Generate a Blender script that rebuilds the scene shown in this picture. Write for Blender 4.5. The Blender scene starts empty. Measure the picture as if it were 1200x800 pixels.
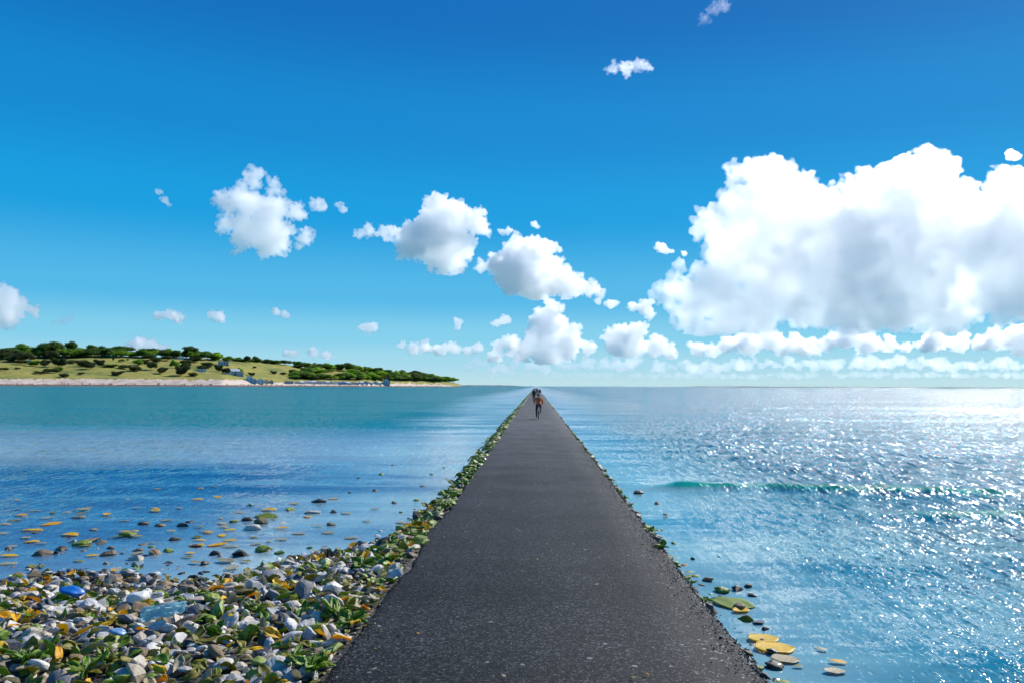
import bpy, bmesh, math, random
import numpy as np
from mathutils import Vector, Matrix, Euler, noise
from math import radians as RAD, pi as PI, sin, cos, tan, atan2, sqrt, exp

scene = bpy.context.scene
COL = scene.collection
rng = random.Random(11)

# ------------------------------------------------------------------ helpers
def link(o, parent=None):
    COL.objects.link(o)
    if parent is not None:
        o.parent = parent
    return o

def tag(o, label=None, cat=None, group=None, kind=None):
    if label: o['label'] = label
    if cat: o['category'] = cat
    if group: o['group'] = group
    if kind: o['kind'] = kind
    return o

def empty(name, loc, rz=0.0):
    o = bpy.data.objects.new(name, None)
    o.location = loc
    o.rotation_euler = (0, 0, rz)
    o.empty_display_size = 0.1
    return link(o)

def mesh_np(name, verts, faces, mats, smooth=True, parent=None):
    """verts (n,3) array, faces (m,k) array of equal polygon size"""
    me = bpy.data.meshes.new(name)
    v = np.asarray(verts, dtype=np.float32)
    f = np.asarray(faces, dtype=np.int32)
    k = f.shape[1]
    me.vertices.add(len(v)); me.vertices.foreach_set('co', v.ravel())
    me.loops.add(f.size); me.loops.foreach_set('vertex_index', f.ravel())
    me.polygons.add(len(f))
    me.polygons.foreach_set('loop_start', np.arange(0, f.size, k, dtype=np.int32))
    me.polygons.foreach_set('loop_total', np.full(len(f), k, dtype=np.int32))
    me.update(calc_edges=True)
    me.validate()
    me.polygons.foreach_set('use_smooth', np.full(len(me.polygons), smooth, dtype=bool))
    for m in (mats if isinstance(mats, (list, tuple)) else [mats]):
        me.materials.append(m)
    o = bpy.data.objects.new(name, me)
    return link(o, parent)

def obj_bm(name, bm, mat, parent=None, smooth=False):
    me = bpy.data.meshes.new(name)
    bm.normal_update()
    bm.to_mesh(me); bm.free()
    if smooth:
        for p in me.polygons: p.use_smooth = True
    for m in (mat if isinstance(mat, (list, tuple)) else [mat]):
        me.materials.append(m)
    return link(bpy.data.objects.new(name, me), parent)

def bm_box(bm, c, s, rot=None, mi=0):
    r = bmesh.ops.create_cube(bm, size=1.0)
    M = Matrix.Translation(Vector(c)) @ (rot.to_4x4() if rot else Matrix.Identity(4)) @ Matrix.Diagonal((s[0], s[1], s[2], 1))
    bmesh.ops.transform(bm, matrix=M, verts=r['verts'])
    fs = set()
    for v in r['verts']:
        for f in v.link_faces: fs.add(f)
    for f in fs: f.material_index = mi
    return r['verts']

def bm_tube(bm, a, b, r0, r1=None, seg=8):
    a = Vector(a); b = Vector(b); r1 = r0 if r1 is None else r1
    d = b - a
    q = d.to_track_quat('Z', 'Y').to_matrix().to_4x4()
    r = bmesh.ops.create_cone(bm, cap_ends=True, segments=seg, radius1=r0, radius2=r1, depth=d.length)
    bmesh.ops.transform(bm, matrix=Matrix.Translation((a + b) / 2) @ q, verts=r['verts'])
    return r['verts']

def bm_torus(bm, c, R, r, axis='X', seg=28, sub=8):
    vs = []
    for i in range(seg):
        a = 2 * PI * i / seg
        row = []
        for j in range(sub):
            b = 2 * PI * j / sub
            u = R + r * cos(b); w = r * sin(b)
            p = Vector((w, u * cos(a), u * sin(a)))
            row.append(bm.verts.new(Vector(c) + p))
        vs.append(row)
    for i in range(seg):
        for j in range(sub):
            bm.faces.new((vs[i][j], vs[(i + 1) % seg][j], vs[(i + 1) % seg][(j + 1) % sub], vs[i][(j + 1) % sub]))

# ------------------------------------------------------------------ node material helper
class NT:
    def __init__(self, name):
        self.m = bpy.data.materials.new(name); self.m.use_nodes = True
        self.t = self.m.node_tree; self.t.nodes.clear()
        self.out = self.t.nodes.new('ShaderNodeOutputMaterial')
    def n(self, typ, **kw):
        nd = self.t.nodes.new(typ)
        for k, v in kw.items():
            if k == 'inp':
                for kk, vv in v.items(): self.set(nd.inputs[kk], vv)
            else: setattr(nd, k, v)
        return nd
    def set(self, sock, v):
        if isinstance(v, bpy.types.NodeSocket): self.t.links.new(v, sock)
        else:
            if sock.type == 'RGBA' and len(v) == 3: v = (*v, 1)
            sock.default_value = v
    def coord(self, kind='Object'):
        return self.n('ShaderNodeTexCoord').outputs[kind]
    def pos(self):
        return self.n('ShaderNodeNewGeometry').outputs['Position']
    def mapping(self, vec, scale=(1, 1, 1), loc=(0, 0, 0), rot=(0, 0, 0)):
        return self.n('ShaderNodeMapping', inp={'Vector': vec, 'Scale': scale, 'Location': loc, 'Rotation': rot}).outputs[0]
    def noise(self, vec, scale, detail=4, rough=0.55, dist=0.0, out='Fac'):
        return self.n('ShaderNodeTexNoise', inp={'Vector': vec, 'Scale': scale, 'Detail': detail, 'Roughness': rough, 'Distortion': dist}).outputs[out]
    def vor(self, vec, scale, feature='F1', out='Distance', rand=1.0):
        return self.n('ShaderNodeTexVoronoi', feature=feature, inp={'Vector': vec, 'Scale': scale, 'Randomness': rand}).outputs[out]
    def ramp(self, fac, stops, interp='LINEAR'):
        nd = self.n('ShaderNodeValToRGB'); nd.color_ramp.interpolation = interp
        el = nd.color_ramp.elements
        while len(el) > 1: el.remove(el[-1])
        for i, (p, c) in enumerate(stops):
            e = el[0] if i == 0 else el.new(p)
            e.position = p
            e.color = (*c, 1) if hasattr(c, '__len__') else (c, c, c, 1)
        self.set(nd.inputs[0], fac)
        return nd.outputs[0]
    def math(self, op, a, b=0.0, c=0.0, clamp=False):
        nd = self.n('ShaderNodeMath', operation=op, use_clamp=clamp)
        self.set(nd.inputs[0], a); self.set(nd.inputs[1], b); self.set(nd.inputs[2], c)
        return nd.outputs[0]
    def mix(self, fac, a, b, mode='MIX'):
        nd = self.n('ShaderNodeMix', data_type='RGBA', blend_type=mode)
        self.set(nd.inputs[0], fac); self.set(nd.inputs[6], a); self.set(nd.inputs[7], b)
        return nd.outputs[2]
    def mapr(self, v, a, b, c, d, smooth=False):
        nd = self.n('ShaderNodeMapRange', interpolation_type='SMOOTHSTEP' if smooth else 'LINEAR')
        for i, x in enumerate((v, a, b, c, d)): self.set(nd.inputs[i], x)
        return nd.outputs[0]
    def bump(self, h, strength=0.5, dist=0.02, normal=None):
        nd = self.n('ShaderNodeBump', inp={'Height': h, 'Strength': strength, 'Distance': dist})
        if normal is not None: self.set(nd.inputs['Normal'], normal)
        return nd.outputs[0]
    def pbr(self, **kw):
        nd = self.n('ShaderNodeBsdfPrincipled')
        names = dict(color='Base Color', rough='Roughness', metal='Metallic', normal='Normal', spec='Specular IOR Level', ior='IOR',
                     coat='Coat Weight', coat_rough='Coat Roughness', sss='Subsurface Weight', sheen='Sheen Weight')
        for k, v in kw.items(): self.set(nd.inputs[names[k]], v)
        self.t.links.new(nd.outputs[0], self.out.inputs['Surface'])
        return nd
    def done(self): return self.m

def simple_mat(name, col, rough=0.6, var=0.25, scale=6.0, metal=0.0, bump=0.15, bscale=30.0, bdist=0.01):
    t = NT(name)
    c = t.coord()
    nz = t.noise(c, scale, 4)
    lo = tuple(x * (1 - var) for x in col); hi = tuple(min(1, x * (1 + var)) for x in col)
    col_s = t.ramp(nz, [(0.3, lo), (0.7, hi)])
    t.pbr(color=col_s, rough=rough, metal=metal, normal=t.bump(t.noise(c, bscale, 3), bump, bdist))
    return t.done()

# ------------------------------------------------------------------ camera
CAMH = 2.2
F_PX = 933.0                                   # focal length in pixels of the 1200 wide photograph
cam_d = bpy.data.cameras.new('camera')
cam = link(bpy.data.objects.new('camera', cam_d))
cam_d.sensor_width = 36.0
cam_d.lens = F_PX / 1200 * 36
cam_d.clip_start = 0.05
cam_d.clip_end = 200000.0
CAMROT = (Matrix.Rotation(RAD(1.72), 3, 'Z') @ Matrix.Rotation(RAD(90 + 3.19), 3, 'X') @ Matrix.Rotation(RAD(0.25), 3, 'Z'))
cam.matrix_world = Matrix.Translation((0, 0, CAMH)) @ CAMROT.to_4x4()
scene.camera = cam
EYE = Vector((0, 0, CAMH))

def ray(px, py):
    d = CAMROT @ Vector(((px - 600) / F_PX, -(py - 400) / F_PX, -1.0))
    return d.normalized()
def ground(px, py, z=0.0):
    d = ray(px, py)
    return EYE + d * ((z - CAMH) / d.z)
def at(px, py, Y):
    d = ray(px, py)
    return EYE + d * (Y / d.y)

# ------------------------------------------------------------------ light
SUN_EL, SUN_AZ = RAD(36), RAD(39)              # azimuth measured from the path direction towards the right
sun_vec = Vector((sin(SUN_AZ) * cos(SUN_EL), cos(SUN_AZ) * cos(SUN_EL), sin(SUN_EL)))
sd = bpy.data.lights.new('sun', 'SUN')
sd.energy = 5.0; sd.angle = RAD(0.53); sd.color = (1.0, 0.955, 0.89)
so = link(bpy.data.objects.new('sun', sd))
so.rotation_euler = (-sun_vec).to_track_quat('-Z', 'Y').to_euler()
so.location = (20, 20, 40)

world = bpy.data.worlds.new('World'); scene.world = world
world.use_nodes = True
wt = world.node_tree; wt.nodes.clear()
wo = wt.nodes.new('ShaderNodeOutputWorld'); bg = wt.nodes.new('ShaderNodeBackground')
sky = wt.nodes.new('ShaderNodeTexSky'); sky.sky_type = 'NISHITA'
sky.sun_disc = False; sky.sun_elevation = SUN_EL; sky.sun_rotation = SUN_AZ
sky.air_density = 1.0; sky.dust_density = 0.4; sky.ozone_density = 3.0; sky.altitude = 0
# colour-graded clear sky: the Nishita model (brighter towards the sun) graded towards the cyan blue of a clean sea air
hs = wt.nodes.new('ShaderNodeHueSaturation'); hs.inputs['Saturation'].default_value = 0.9
tcw = wt.nodes.new('ShaderNodeTexCoord'); sxyz = wt.nodes.new('ShaderNodeSeparateXYZ')
wt.links.new(tcw.outputs['Generated'], sxyz.inputs[0])
rp = wt.nodes.new('ShaderNodeValToRGB'); rp.color_ramp.interpolation = 'EASE'
stops = [(0.0, (.45, .67, .74)), (.03, (.32, .62, .76)), (.06, (.20, .56, .76)), (.11, (.07, .43, .73)), (.21, (.0, .305, .67)), (.31, (.0, .225, .58)), (.435, (.0, .14, .46)), (1.0, (.0, .065, .27))]
el = rp.color_ramp.elements
el[0].position = 0.0; el[0].color = (*stops[0][1], 1); el[1].position = 1.0; el[1].color = (*stops[-1][1], 1)
for p_, c_ in stops[1:-1]:
    e_ = el.new(p_); e_.color = (*c_, 1)
wt.links.new(sxyz.outputs['Z'], rp.inputs[0])
SKY_STRENGTH = 0.12
sc10 = wt.nodes.new('ShaderNodeVectorMath'); sc10.operation = 'SCALE'; sc10.inputs['Scale'].default_value = 1.0 / SKY_STRENGTH
wt.links.new(rp.outputs[0], sc10.inputs[0])
mxw = wt.nodes.new('ShaderNodeMix'); mxw.data_type = 'RGBA'; mxw.inputs[0].default_value = 0.965
wt.links.new(sky.outputs[0], hs.inputs['Color']); wt.links.new(hs.outputs[0], mxw.inputs[6]); wt.links.new(sc10.outputs[0], mxw.inputs[7])
wt.links.new(mxw.outputs[2], bg.inputs['Color']); bg.inputs['Strength'].default_value = SKY_STRENGTH
wt.links.new(bg.outputs[0], wo.inputs['Surface'])

vs_ = scene.view_settings
vs_.view_transform = 'Standard'; vs_.look = 'None'; vs_.exposure = 0.15; vs_.gamma = 1.0
try: vs_.use_curve_mapping = False
except Exception: pass
cy = scene.cycles
cy.max_bounces = 36; cy.diffuse_bounces = 3; cy.glossy_bounces = 4; cy.transmission_bounces = 4
cy.volume_bounces = 36; cy.transparent_max_bounces = 32
cy.use_adaptive_sampling = True; cy.adaptive_threshold = 0.02
cy.use_denoising = True
cy.caustics_reflective = False; cy.caustics_refractive = False
# ------------------------------------------------------------------ clouds: real volumes kilometres away
def cloud_mat(name, density, g=0.35, col=(1, 1, 1)):
    t = NT(name)
    v = t.n('ShaderNodeVolumeScatter', inp={'Color': col, 'Density': density, 'Anisotropy': g})
    t.t.links.new(v.outputs[0], t.out.inputs['Volume'])
    return t.done()

tex_cache = {}
def ctex(kind, size):
    k = (kind, round(size, 3))
    if k not in tex_cache:
        tx = bpy.data.textures.new('puff_%s_%d' % (kind.lower(), len(tex_cache)), kind)
        if kind == 'VORONOI':
            tx.noise_scale = size; tx.distance_metric = 'DISTANCE'; tx.noise_intensity = 1.0
        else:
            tx.noise_scale = size; tx.noise_depth = 5; tx.noise_basis = 'ORIGINAL_PERLIN'
        tex_cache[k] = tx
    return tex_cache[k]

def build_cloud(name, label, Y, puffs, mfp_px=5.0, base_px=None, vox_px=2.0, seed=0, depth=0.9, sat=9, rough=1.0, flat=0.35, group=None, smin=0.28, smax=0.55, g=0.35, grow=1.0, frag=0):
    """puffs: (px, py, radius px, [depth offset in px]); one closed mesh filled with scattering droplets"""
    r_ = random.Random(seed)
    puffs = [(p[0], p[1], p[2] * grow, *p[3:]) for p in puffs]
    s = Y / F_PX                                # metres per photo pixel at that distance
    bm = bmesh.new()
    cx = sum(p[0] for p in puffs) / len(puffs); cyy = sum(p[1] for p in puffs) / len(puffs)
    org = at(cx, cyy, Y)
    xax = Vector((1, 0, 0)); 
    def ball(c, r, sub=2):
        v = bmesh.ops.create_icosphere(bm, subdivisions=sub, radius=r)['verts']
        bmesh.ops.transform(bm, matrix=Matrix.Translation(c) @ Matrix.Diagonal((1, 1, 0.92, 1)), verts=v)
    for p in puffs:
        dep = p[3] if len(p) > 3 else r_.uniform(-0.5, 0.5) * p[2] * depth * 2
        c = at(p[0], p[1], Y) - org + Vector((0, dep * s, 0))
        ball(c, p[2] * s)
        for k in range(sat):
            d = Vector((r_.gauss(0, 1), r_.gauss(0, 1), r_.gauss(0, 1) + 0.25)).normalized()
            rr = p[2] * r_.uniform(smin, smax)
            ball(c + d * (p[2] * r_.uniform(0.75, 1.05)) * s, rr * s, 2 if rr > 4 else 1)
    for k in range(frag):                       # torn scraps hugging the edge
        p = r_.choice(puffs); a = r_.uniform(-.3, PI + .3); rr = r_.uniform(1.3, 4.2)
        c = at(p[0], p[1], Y) - org + Vector((cos(a), r_.uniform(-.5, .5), sin(a) * .9)) * (p[2] * r_.uniform(1.0, 1.22)) * s
        ball(c, rr * s, 1)
    me = bpy.data.meshes.new(name); bm.to_mesh(me); bm.free()
    o = link(bpy.data.objects.new(name, me))
    o.location = org
    m = o.modifiers.new('r', 'REMESH'); m.mode = 'VOXEL'; m.voxel_size = vox_px * s; m.use_smooth_shade = True
    big = max(p[2] for p in puffs)
    for kind, size, st in (('CLOUDS', big * 0.5, 0.45), ('VORONOI', big * 0.36, 0.34), ('VORONOI', max(4.5, big * 0.14), 0.20), ('VORONOI', max(3.0, big * 0.06), 0.08), ('CLOUDS', max(4.0, big * 0.2), 0.34), ('CLOUDS', 3.5, 2.6 / big)):
        d = o.modifiers.new('d', 'DISPLACE'); d.texture = ctex(kind, size * s); d.texture_coords = 'LOCAL'
        d.mid_level = 0.5 if kind == 'CLOUDS' else 0.45
        d.strength = big * s * st * rough * (1 if kind == 'CLOUDS' else -1)
    m = o.modifiers.new('r2', 'REMESH'); m.mode = 'VOXEL'; m.voxel_size = vox_px * s * 0.8; m.use_smooth_shade = True
    dg = bpy.context.evaluated_depsgraph_get()
    ev = o.evaluated_get(dg)
    me2 = bpy.data.meshes.new_from_object(ev)
    o.modifiers.clear(); o.data = me2; bpy.data.meshes.remove(me)
    me2.name = name
    if base_px is not None:                     # cumulus have a flat base
        zb = at(cx, base_px, Y).z - org.z
        n = len(me2.vertices); a = np.empty(n * 3, np.float32); me2.vertices.foreach_get('co', a); a = a.reshape(-1, 3)
        below = a[:, 2] < zb
        a[below, 2] = zb + (a[below, 2] - zb) * flat
        me2.vertices.foreach_set('co', a.ravel()); me2.update()
    me2.materials.clear()
    me2.materials.append(cloud_mat(name + '_droplets', 1.0 / (mfp_px * s), g))
    tag(o, label, 'cloud', group)
    return o

build_cloud('cumulus_cloud', 'huge bright towering cumulus cloud with a blue grey flat base over the right-hand sea', 9000, [
    (898, 215, 27), (875, 238, 30), (930, 240, 26), (955, 255, 30), (1082, 208, 32), (1060, 238, 34), (1104, 236, 32),
    (848, 268, 24), (868, 300, 40), (915, 295, 52), (975, 300, 62), (1035, 295, 66), (1095, 290, 58), (1150, 270, 34), (1188, 228, 24), (1178, 290, 46),
    (1225, 270, 55), (1260, 300, 60), (790, 338, 16), (812, 350, 22), (846, 352, 32), (895, 350, 40), (950, 352, 42), (1010, 352, 42), (1070, 350, 42),
    (1130, 345, 38), (1190, 345, 34), (1240, 345, 40), (800, 372, 13), (840, 380, 15), (880, 385, 13), (775, 336, 8), (768, 345, 6), (785, 325, 7), (795, 315, 5), (828, 262, 12), (838, 255, 8), (856, 318, 22), (826, 330, 14), (815, 318, 8), (862, 222, 9), (886, 196, 12), (905, 193, 12), (948, 226, 10), (968, 236, 10), (990, 246, 12), (1012, 250, 12), (1036, 240, 12), (1060, 192, 12), (1085, 184, 12), (1104, 190, 12), (1128, 246, 12), (1145, 238, 8), (1172, 212, 8), (1192, 206, 9), (1185, 250, 14), (1160, 330, 18), (1200, 360, 18), (820, 392, 9), (905, 391, 9), (1120, 378, 14)], mfp_px=12.5, g=0.84, base_px=390, frag=70, vox_px=1.5, seed=3, depth=0.30, grow=1.05, sat=14, smin=0.2, smax=0.5)

def cl(lab, Y, puffs, **kw):
    k = dict(mfp_px=4.5, frag=max(2, len(puffs)), vox_px=1.0, sat=12, g=0.75, smin=0.25, smax=0.65, grow=1.28, seed=len(puffs) * 7 + int(puffs[0][0]))
    k.update(kw)
    return build_cloud('cumulus_cloud', lab, Y, puffs, **k)

cl('ragged white cloud with small holes high over the left-hand bay', 6000, [(300, 212, 9), (285, 217, 5), (322, 221, 7), (266, 238, 10), (288, 238, 14), (316, 245, 15), (345, 248, 9), (373, 241, 7), (262, 262, 9), (288, 268, 15), (318, 272, 14), (357, 280, 8), (310, 290, 10), (330, 290, 7), (283, 286, 8)], mfp_px=8, rough=1.5)
cl('tall lumpy white cloud with a long arm reaching left', 6500, [(515, 243, 11), (500, 258, 11), (530, 258, 15), (555, 262, 12), (515, 280, 21), (490, 288, 16), (465, 275, 7), (448, 272, 7), (430, 273, 6), (418, 274, 4), (480, 272, 8), (522, 300, 15), (542, 290, 12), (520, 316, 8), (505, 306, 8)], mfp_px=6, base_px=322)
cl('plump white cloud tapering to a point on its right, hanging straight above the path', 7000, [(610, 292, 13), (622, 300, 15), (600, 300, 10), (585, 312, 11), (566, 313, 7), (600, 325, 18), (625, 328, 19), (650, 332, 14), (670, 337, 11), (690, 340, 8), (703, 342, 5), (655, 306, 6), (648, 313, 5)], mfp_px=6, base_px=349)
cl('tiny torn cloud scrap left of the ragged white cloud', 6000, [(186, 225, 3.5), (192, 234, 4), (197, 240, 2.5)], mfp_px=8)
cl('tiny cloud puff just right of the ragged white cloud', 6000, [(398, 240, 3), (403, 246, 4)], mfp_px=7)
cl('tiny round cloud puff above the plump cloud over the path', 6500, [(626, 264, 3.5), (630, 267, 2)], mfp_px=5)
cl('small cloud scrap beside the top of the plump cloud over the path', 7000, [(639, 285, 4), (648, 290, 5), (655, 293, 3)], mfp_px=5)
cl('small pair of cloud puffs between the two tall lumpy clouds', 7000, [(588, 272, 3), (596, 270, 4)], mfp_px=5)
cl('thin wispy cloud alone high in the blue sky', 5000, [(720, 78, 5), (734, 82, 7), (748, 77, 6), (760, 80, 4), (714, 82, 3)], mfp_px=22, rough=2.0)
cl('faint wisp of cloud at the very top of the sky', 5000, [(826, 20, 5), (846, 9, 6), (836, 14, 6), (852, 6, 4)], mfp_px=150, rough=2.2)
cl('small cloud puff near the top corner above the huge cumulus', 7000, [(1184, 183, 5), (1192, 184, 4)], mfp_px=5)
cl('tower of piled cloud puffs rising above the far end of the path', 14000, [(645, 364, 9), (631, 368, 7), (655, 377, 9), (672, 386, 7), (640, 384, 12), (625, 395, 9), (600, 401, 8), (584, 405, 6), (650, 398, 13), (672, 402, 8), (610, 412, 10), (640, 413, 13), (665, 411, 10), (580, 418, 7), (690, 410, 6)], mfp_px=4.5, base_px=424)
cl('small oval cloud left of the piled cloud tower', 12000, [(582, 379, 4), (591, 376, 5)])
cl('tiny upright cloud puff left of the oval cloud', 12000, [(537, 378, 4), (536, 384, 3)])
cl('low row of small cloud puffs above the tip of the green headland', 18000, [(472, 404, 4), (484, 408, 6), (498, 407, 6), (514, 410, 7), (530, 408, 6), (548, 411, 5), (560, 408, 5)], base_px=416)
cl('heaped white cloud low over the sea right of the cloud tower', 15000, [(715, 395, 7), (728, 391, 9), (745, 391, 9), (753, 387, 6), (720, 406, 10), (740, 408, 12), (765, 407, 9), (786, 411, 7), (774, 401, 6)], base_px=419)
cl('small ragged cloud above the heaped cloud', 12000, [(741, 360, 5), (754, 360, 6), (762, 368, 5), (760, 356, 4)])
cl('pair of small cloud puffs near the pointed end of the plump cloud', 9000, [(700, 353, 3), (716, 356, 5)])
cl('small cloud scrap left of the huge cumulus', 9000, [(775, 290, 5), (783, 294, 3), (801, 298, 3)])
cl('long low cloud bank under the left end of the huge cumulus', 17000, [(815, 409, 7), (835, 411, 7), (853, 403, 8), (878, 404, 11), (904, 400, 11), (930, 405, 9), (950, 408, 8)], base_px=418)
cl('low rounded cloud under the middle of the huge cumulus', 17000, [(968, 404, 7), (984, 398, 8), (1000, 394, 10), (1018, 402, 10), (1040, 404, 7)], base_px=412)
cl('low heap of cloud under the right end of the huge cumulus', 17000, [(1083, 405, 7), (1100, 397, 10), (1118, 403, 9), (1060, 408, 5)], base_px=413)
cl('low cloud bank running out of the picture on the right above the sea', 17000, [(1152, 403, 8), (1170, 399, 10), (1190, 395, 11), (1210, 400, 14), (1240, 402, 12)], base_px=413)
for i, (x0, x1, y, ww) in enumerate([(545, 645, 430, 'under the cloud tower'), (655, 750, 427, 'just right of the far end of the path'), (765, 860, 430, 'under the heaped white cloud'), (865, 990, 427, 'under the long low cloud bank'), (998, 1095, 426, 'under the low rounded cloud'), (1100, 1230, 428, 'near the right edge')]):
    q = random.Random(50 + i); ps = []; x = x0
    while x < x1:
        ps.append((x, y + q.uniform(-4, 4), q.uniform(2.5, 6.5))); x += q.uniform(4, 8)
    cl('thin pale cloud strip on the horizon ' + ww, 26000, ps, mfp_px=14, sat=5, base_px=y + 7, frag=12)
for i, (x0, x1, y, ww) in enumerate([(560, 720, 439, 'far behind the end of the path'), (740, 960, 440, 'right of the end of the path'), (980, 1230, 439, 'over the right half of the sea')]):
    q = random.Random(80 + i); ps = []; x = x0
    while x < x1:
        ps.append((x, y + q.uniform(-2, 2), q.uniform(2, 4))); x += q.uniform(3, 7)
    cl('faint lowest streak of cloud ' + ww, 40000, ps, mfp_px=22, sat=3, base_px=y + 4, frag=4)
cl('white cloud cut off by the left edge above the trees', 9000, [(-6, 345, 11), (3, 354, 11), (8, 368, 8), (-10, 368, 14), (13, 376, 5)], mfp_px=6)
cl('small white cloud puff beside the cloud at the left edge', 9000, [(30, 360, 4), (38, 364, 5), (42, 371, 3)])
cl('faint grey smudge of cloud above the left-hand trees', 9000, [(66, 379, 3), (76, 376, 5), (84, 373, 4)], mfp_px=25)
cl('small knobbly cloud above the middle of the wooded hill', 10000, [(186, 370, 5), (197, 368, 5), (208, 372, 6)])
cl('small almond-shaped cloud right of the knobbly cloud above the hill', 10000, [(247, 369, 4), (257, 372, 6)])
cl('small smooth cloud above the beach houses', 10000, [(325, 366, 4), (335, 369, 4)])
cl('small flat cloud above the low end of the headland', 10000, [(427, 384, 4), (437, 384, 5)])
cl('two low cloud puffs above the trees over the beach houses', 16000, [(336, 413, 4), (345, 414, 4), (368, 414, 5), (383, 416, 5)])
cl('low white cloud peeping over the trees on the hill', 14000, [(150, 407, 6), (165, 406, 8), (180, 404, 6), (192, 409, 5)])
# ------------------------------------------------------------------ sea
WZ = -0.30                                      # water level; the path's surface is z = 0
PXL, PXR = -1.57, 1.80                          # path edges

def axis(lo, hi, step, glo, ghi, growth):
    a = list(np.arange(lo, hi, step)); d = step; x = a[-1]
    while x < ghi: d *= growth; x += d; a.append(x)
    d = step; x = lo; b = []
    while x > glo: d *= growth; x -= d; b.append(x)
    return np.array(b[::-1] + a)

def grid_mesh(name, xs, ys, Z, mat, smooth=True):
    X, Y = np.meshgrid(xs, ys)
    v = np.stack([X.ravel(), Y.ravel(), Z.ravel()], 1)
    nx, ny = len(xs), len(ys)
    i = np.arange(nx * ny).reshape(ny, nx)
    f = np.stack([i[:-1, :-1].ravel(), i[:-1, 1:].ravel(), i[1:, 1:].ravel(), i[1:, :-1].ravel()], 1)
    return mesh_np(name, v, f, mat, smooth)

def water_material():
    t = NT('sea_water')
    P = t.pos()
    s = t.n('ShaderNodeSeparateXYZ', inp={0: P}); X, Y = s.outputs[0], s.outputs[1]
    # --- base colour: sand, weed or deep bottom, plus painted sky and cloud reflections
    wob = t.noise(t.mapping(P, (0.05, 0.10, 0.1)), 1.0, 4, 0.55)
    wobc = t.math('SUBTRACT', wob, 0.5)
    streak = t.noise(t.mapping(P, (0.10, 0.42, 0.1), loc=(3, 7, 0), rot=(0, 0, 0.10)), 1.0, 4, 0.6, 0.4)
    dl = t.math('SUBTRACT', PXL, X)             # metres left of the path
    dr = t.math('SUBTRACT', X, PXR)
    Yl = t.math('ADD', Y, t.math('MULTIPLY', wobc, 16.0))
    Yn = t.math('DIVIDE', Yl, 120.0)
    left = t.ramp(Yn, [(0.06, (.14, .24, .34)), (0.10, (.05, .14, .26)), (0.185, (.004, .09, .22)), (0.235, (.24, .37, .45)), (0.31, (.20, .34, .42)), (0.40, (.0, .24, .28)), (0.62, (.0, .25, .27)), (1.0, (.0, .24, .255))])  # the deep blue stretch is reflected sky painted in
    Yr = t.math('DIVIDE', t.math('ADD', Y, t.math('MULTIPLY', wobc, 26.0)), 120.0)
    right = t.ramp(Yr, [(0.05, (.0, .18, .27)), (0.085, (.01, .22, .32)), (0.13, (.01, .24, .34)), (0.20, (.0, .25, .36)), (0.45, (.0, .25, .36)), (1.0, (.0, .26, .34))])
    side = t.mapr(X, -0.5, 0.5, 0, 1)
    base = t.mix(side, left, right)
    # pale sand bars along the causeway, with cloud reflections painted in
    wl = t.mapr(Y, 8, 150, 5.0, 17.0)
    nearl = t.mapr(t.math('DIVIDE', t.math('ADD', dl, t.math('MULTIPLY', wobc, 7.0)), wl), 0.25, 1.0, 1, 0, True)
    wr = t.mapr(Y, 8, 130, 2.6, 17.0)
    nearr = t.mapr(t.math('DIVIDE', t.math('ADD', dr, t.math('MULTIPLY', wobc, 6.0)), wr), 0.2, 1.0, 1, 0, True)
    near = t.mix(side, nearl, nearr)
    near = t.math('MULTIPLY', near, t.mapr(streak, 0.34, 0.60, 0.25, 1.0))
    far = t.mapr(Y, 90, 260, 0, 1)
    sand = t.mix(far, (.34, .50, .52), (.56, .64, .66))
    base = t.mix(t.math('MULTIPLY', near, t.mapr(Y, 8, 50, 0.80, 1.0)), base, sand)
    # cloud reflections painted as loose pale streaks on the right-hand water
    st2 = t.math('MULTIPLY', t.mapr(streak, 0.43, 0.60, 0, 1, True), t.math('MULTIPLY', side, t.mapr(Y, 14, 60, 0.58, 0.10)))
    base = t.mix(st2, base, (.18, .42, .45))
    crest = t.mapr(s.outputs[2], WZ + 0.035, WZ + 0.13, 0, 0.95, True)  # light coming through the thin crest, painted as green by height
    base = t.mix(t.math('MULTIPLY', crest, side), base, (.0, .33, .25))
    # --- waves as slopes
    def slope(scale, k, loc, det=2, rough=0.5):
        c = t.noise(t.mapping(P, scale, loc=loc), 1.0, det, rough, out='Color')
        v = t.n('ShaderNodeVectorMath', operation='SUBTRACT', inp={0: c, 1: (0.5, 0.5, 0.5)}).outputs[0]
        m = t.n('ShaderNodeVectorMath', operation='MULTIPLY', inp={0: v, 1: (k[0], k[1], 0.0)}).outputs[0]
        return m
    def scl(v, f):
        nd = t.n('ShaderNodeVectorMath', operation='SCALE', inp={0: v}); t.set(nd.inputs['Scale'], f); return nd.outputs[0]
    def add(a, b):
        return t.n('ShaderNodeVectorMath', operation='ADD', inp={0: a, 1: b}).outputs[0]
    gust = t.mapr(t.noise(t.mapping(P, (0.03, 0.12, 0.1), loc=(9, 2, 0)), 1.0, 3), 0.35, 0.62, 0.6, 1.25)
    ripple = slope((1.3, 4.5, 1), (0.10, 0.34), (0, 0, 0), 3)                # short ripples, crests along the shore
    swell = slope((0.12, 0.55, 1), (0.06, 0.22), (4, 1, 0), 2)
    chop = slope((8.0, 1.15, 1), (4.0, 2.7), (1, 5, 0), 2, 0.6)            # open water chop
    fine = slope((17.0, 4.2, 1), (3.0, 2.4), (2, 3, 0), 1)
    spark = slope((42.0, 13.0, 1), (2.6, 2.2), (7, 3, 0), 1)
    gl = t.mapr(t.noise(t.mapping(P, (26.0, 7.0, 1), loc=(11, 4, 0)), 1.0, 1), 0.48, 0.66, 0.35, 3.2, True)
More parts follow.
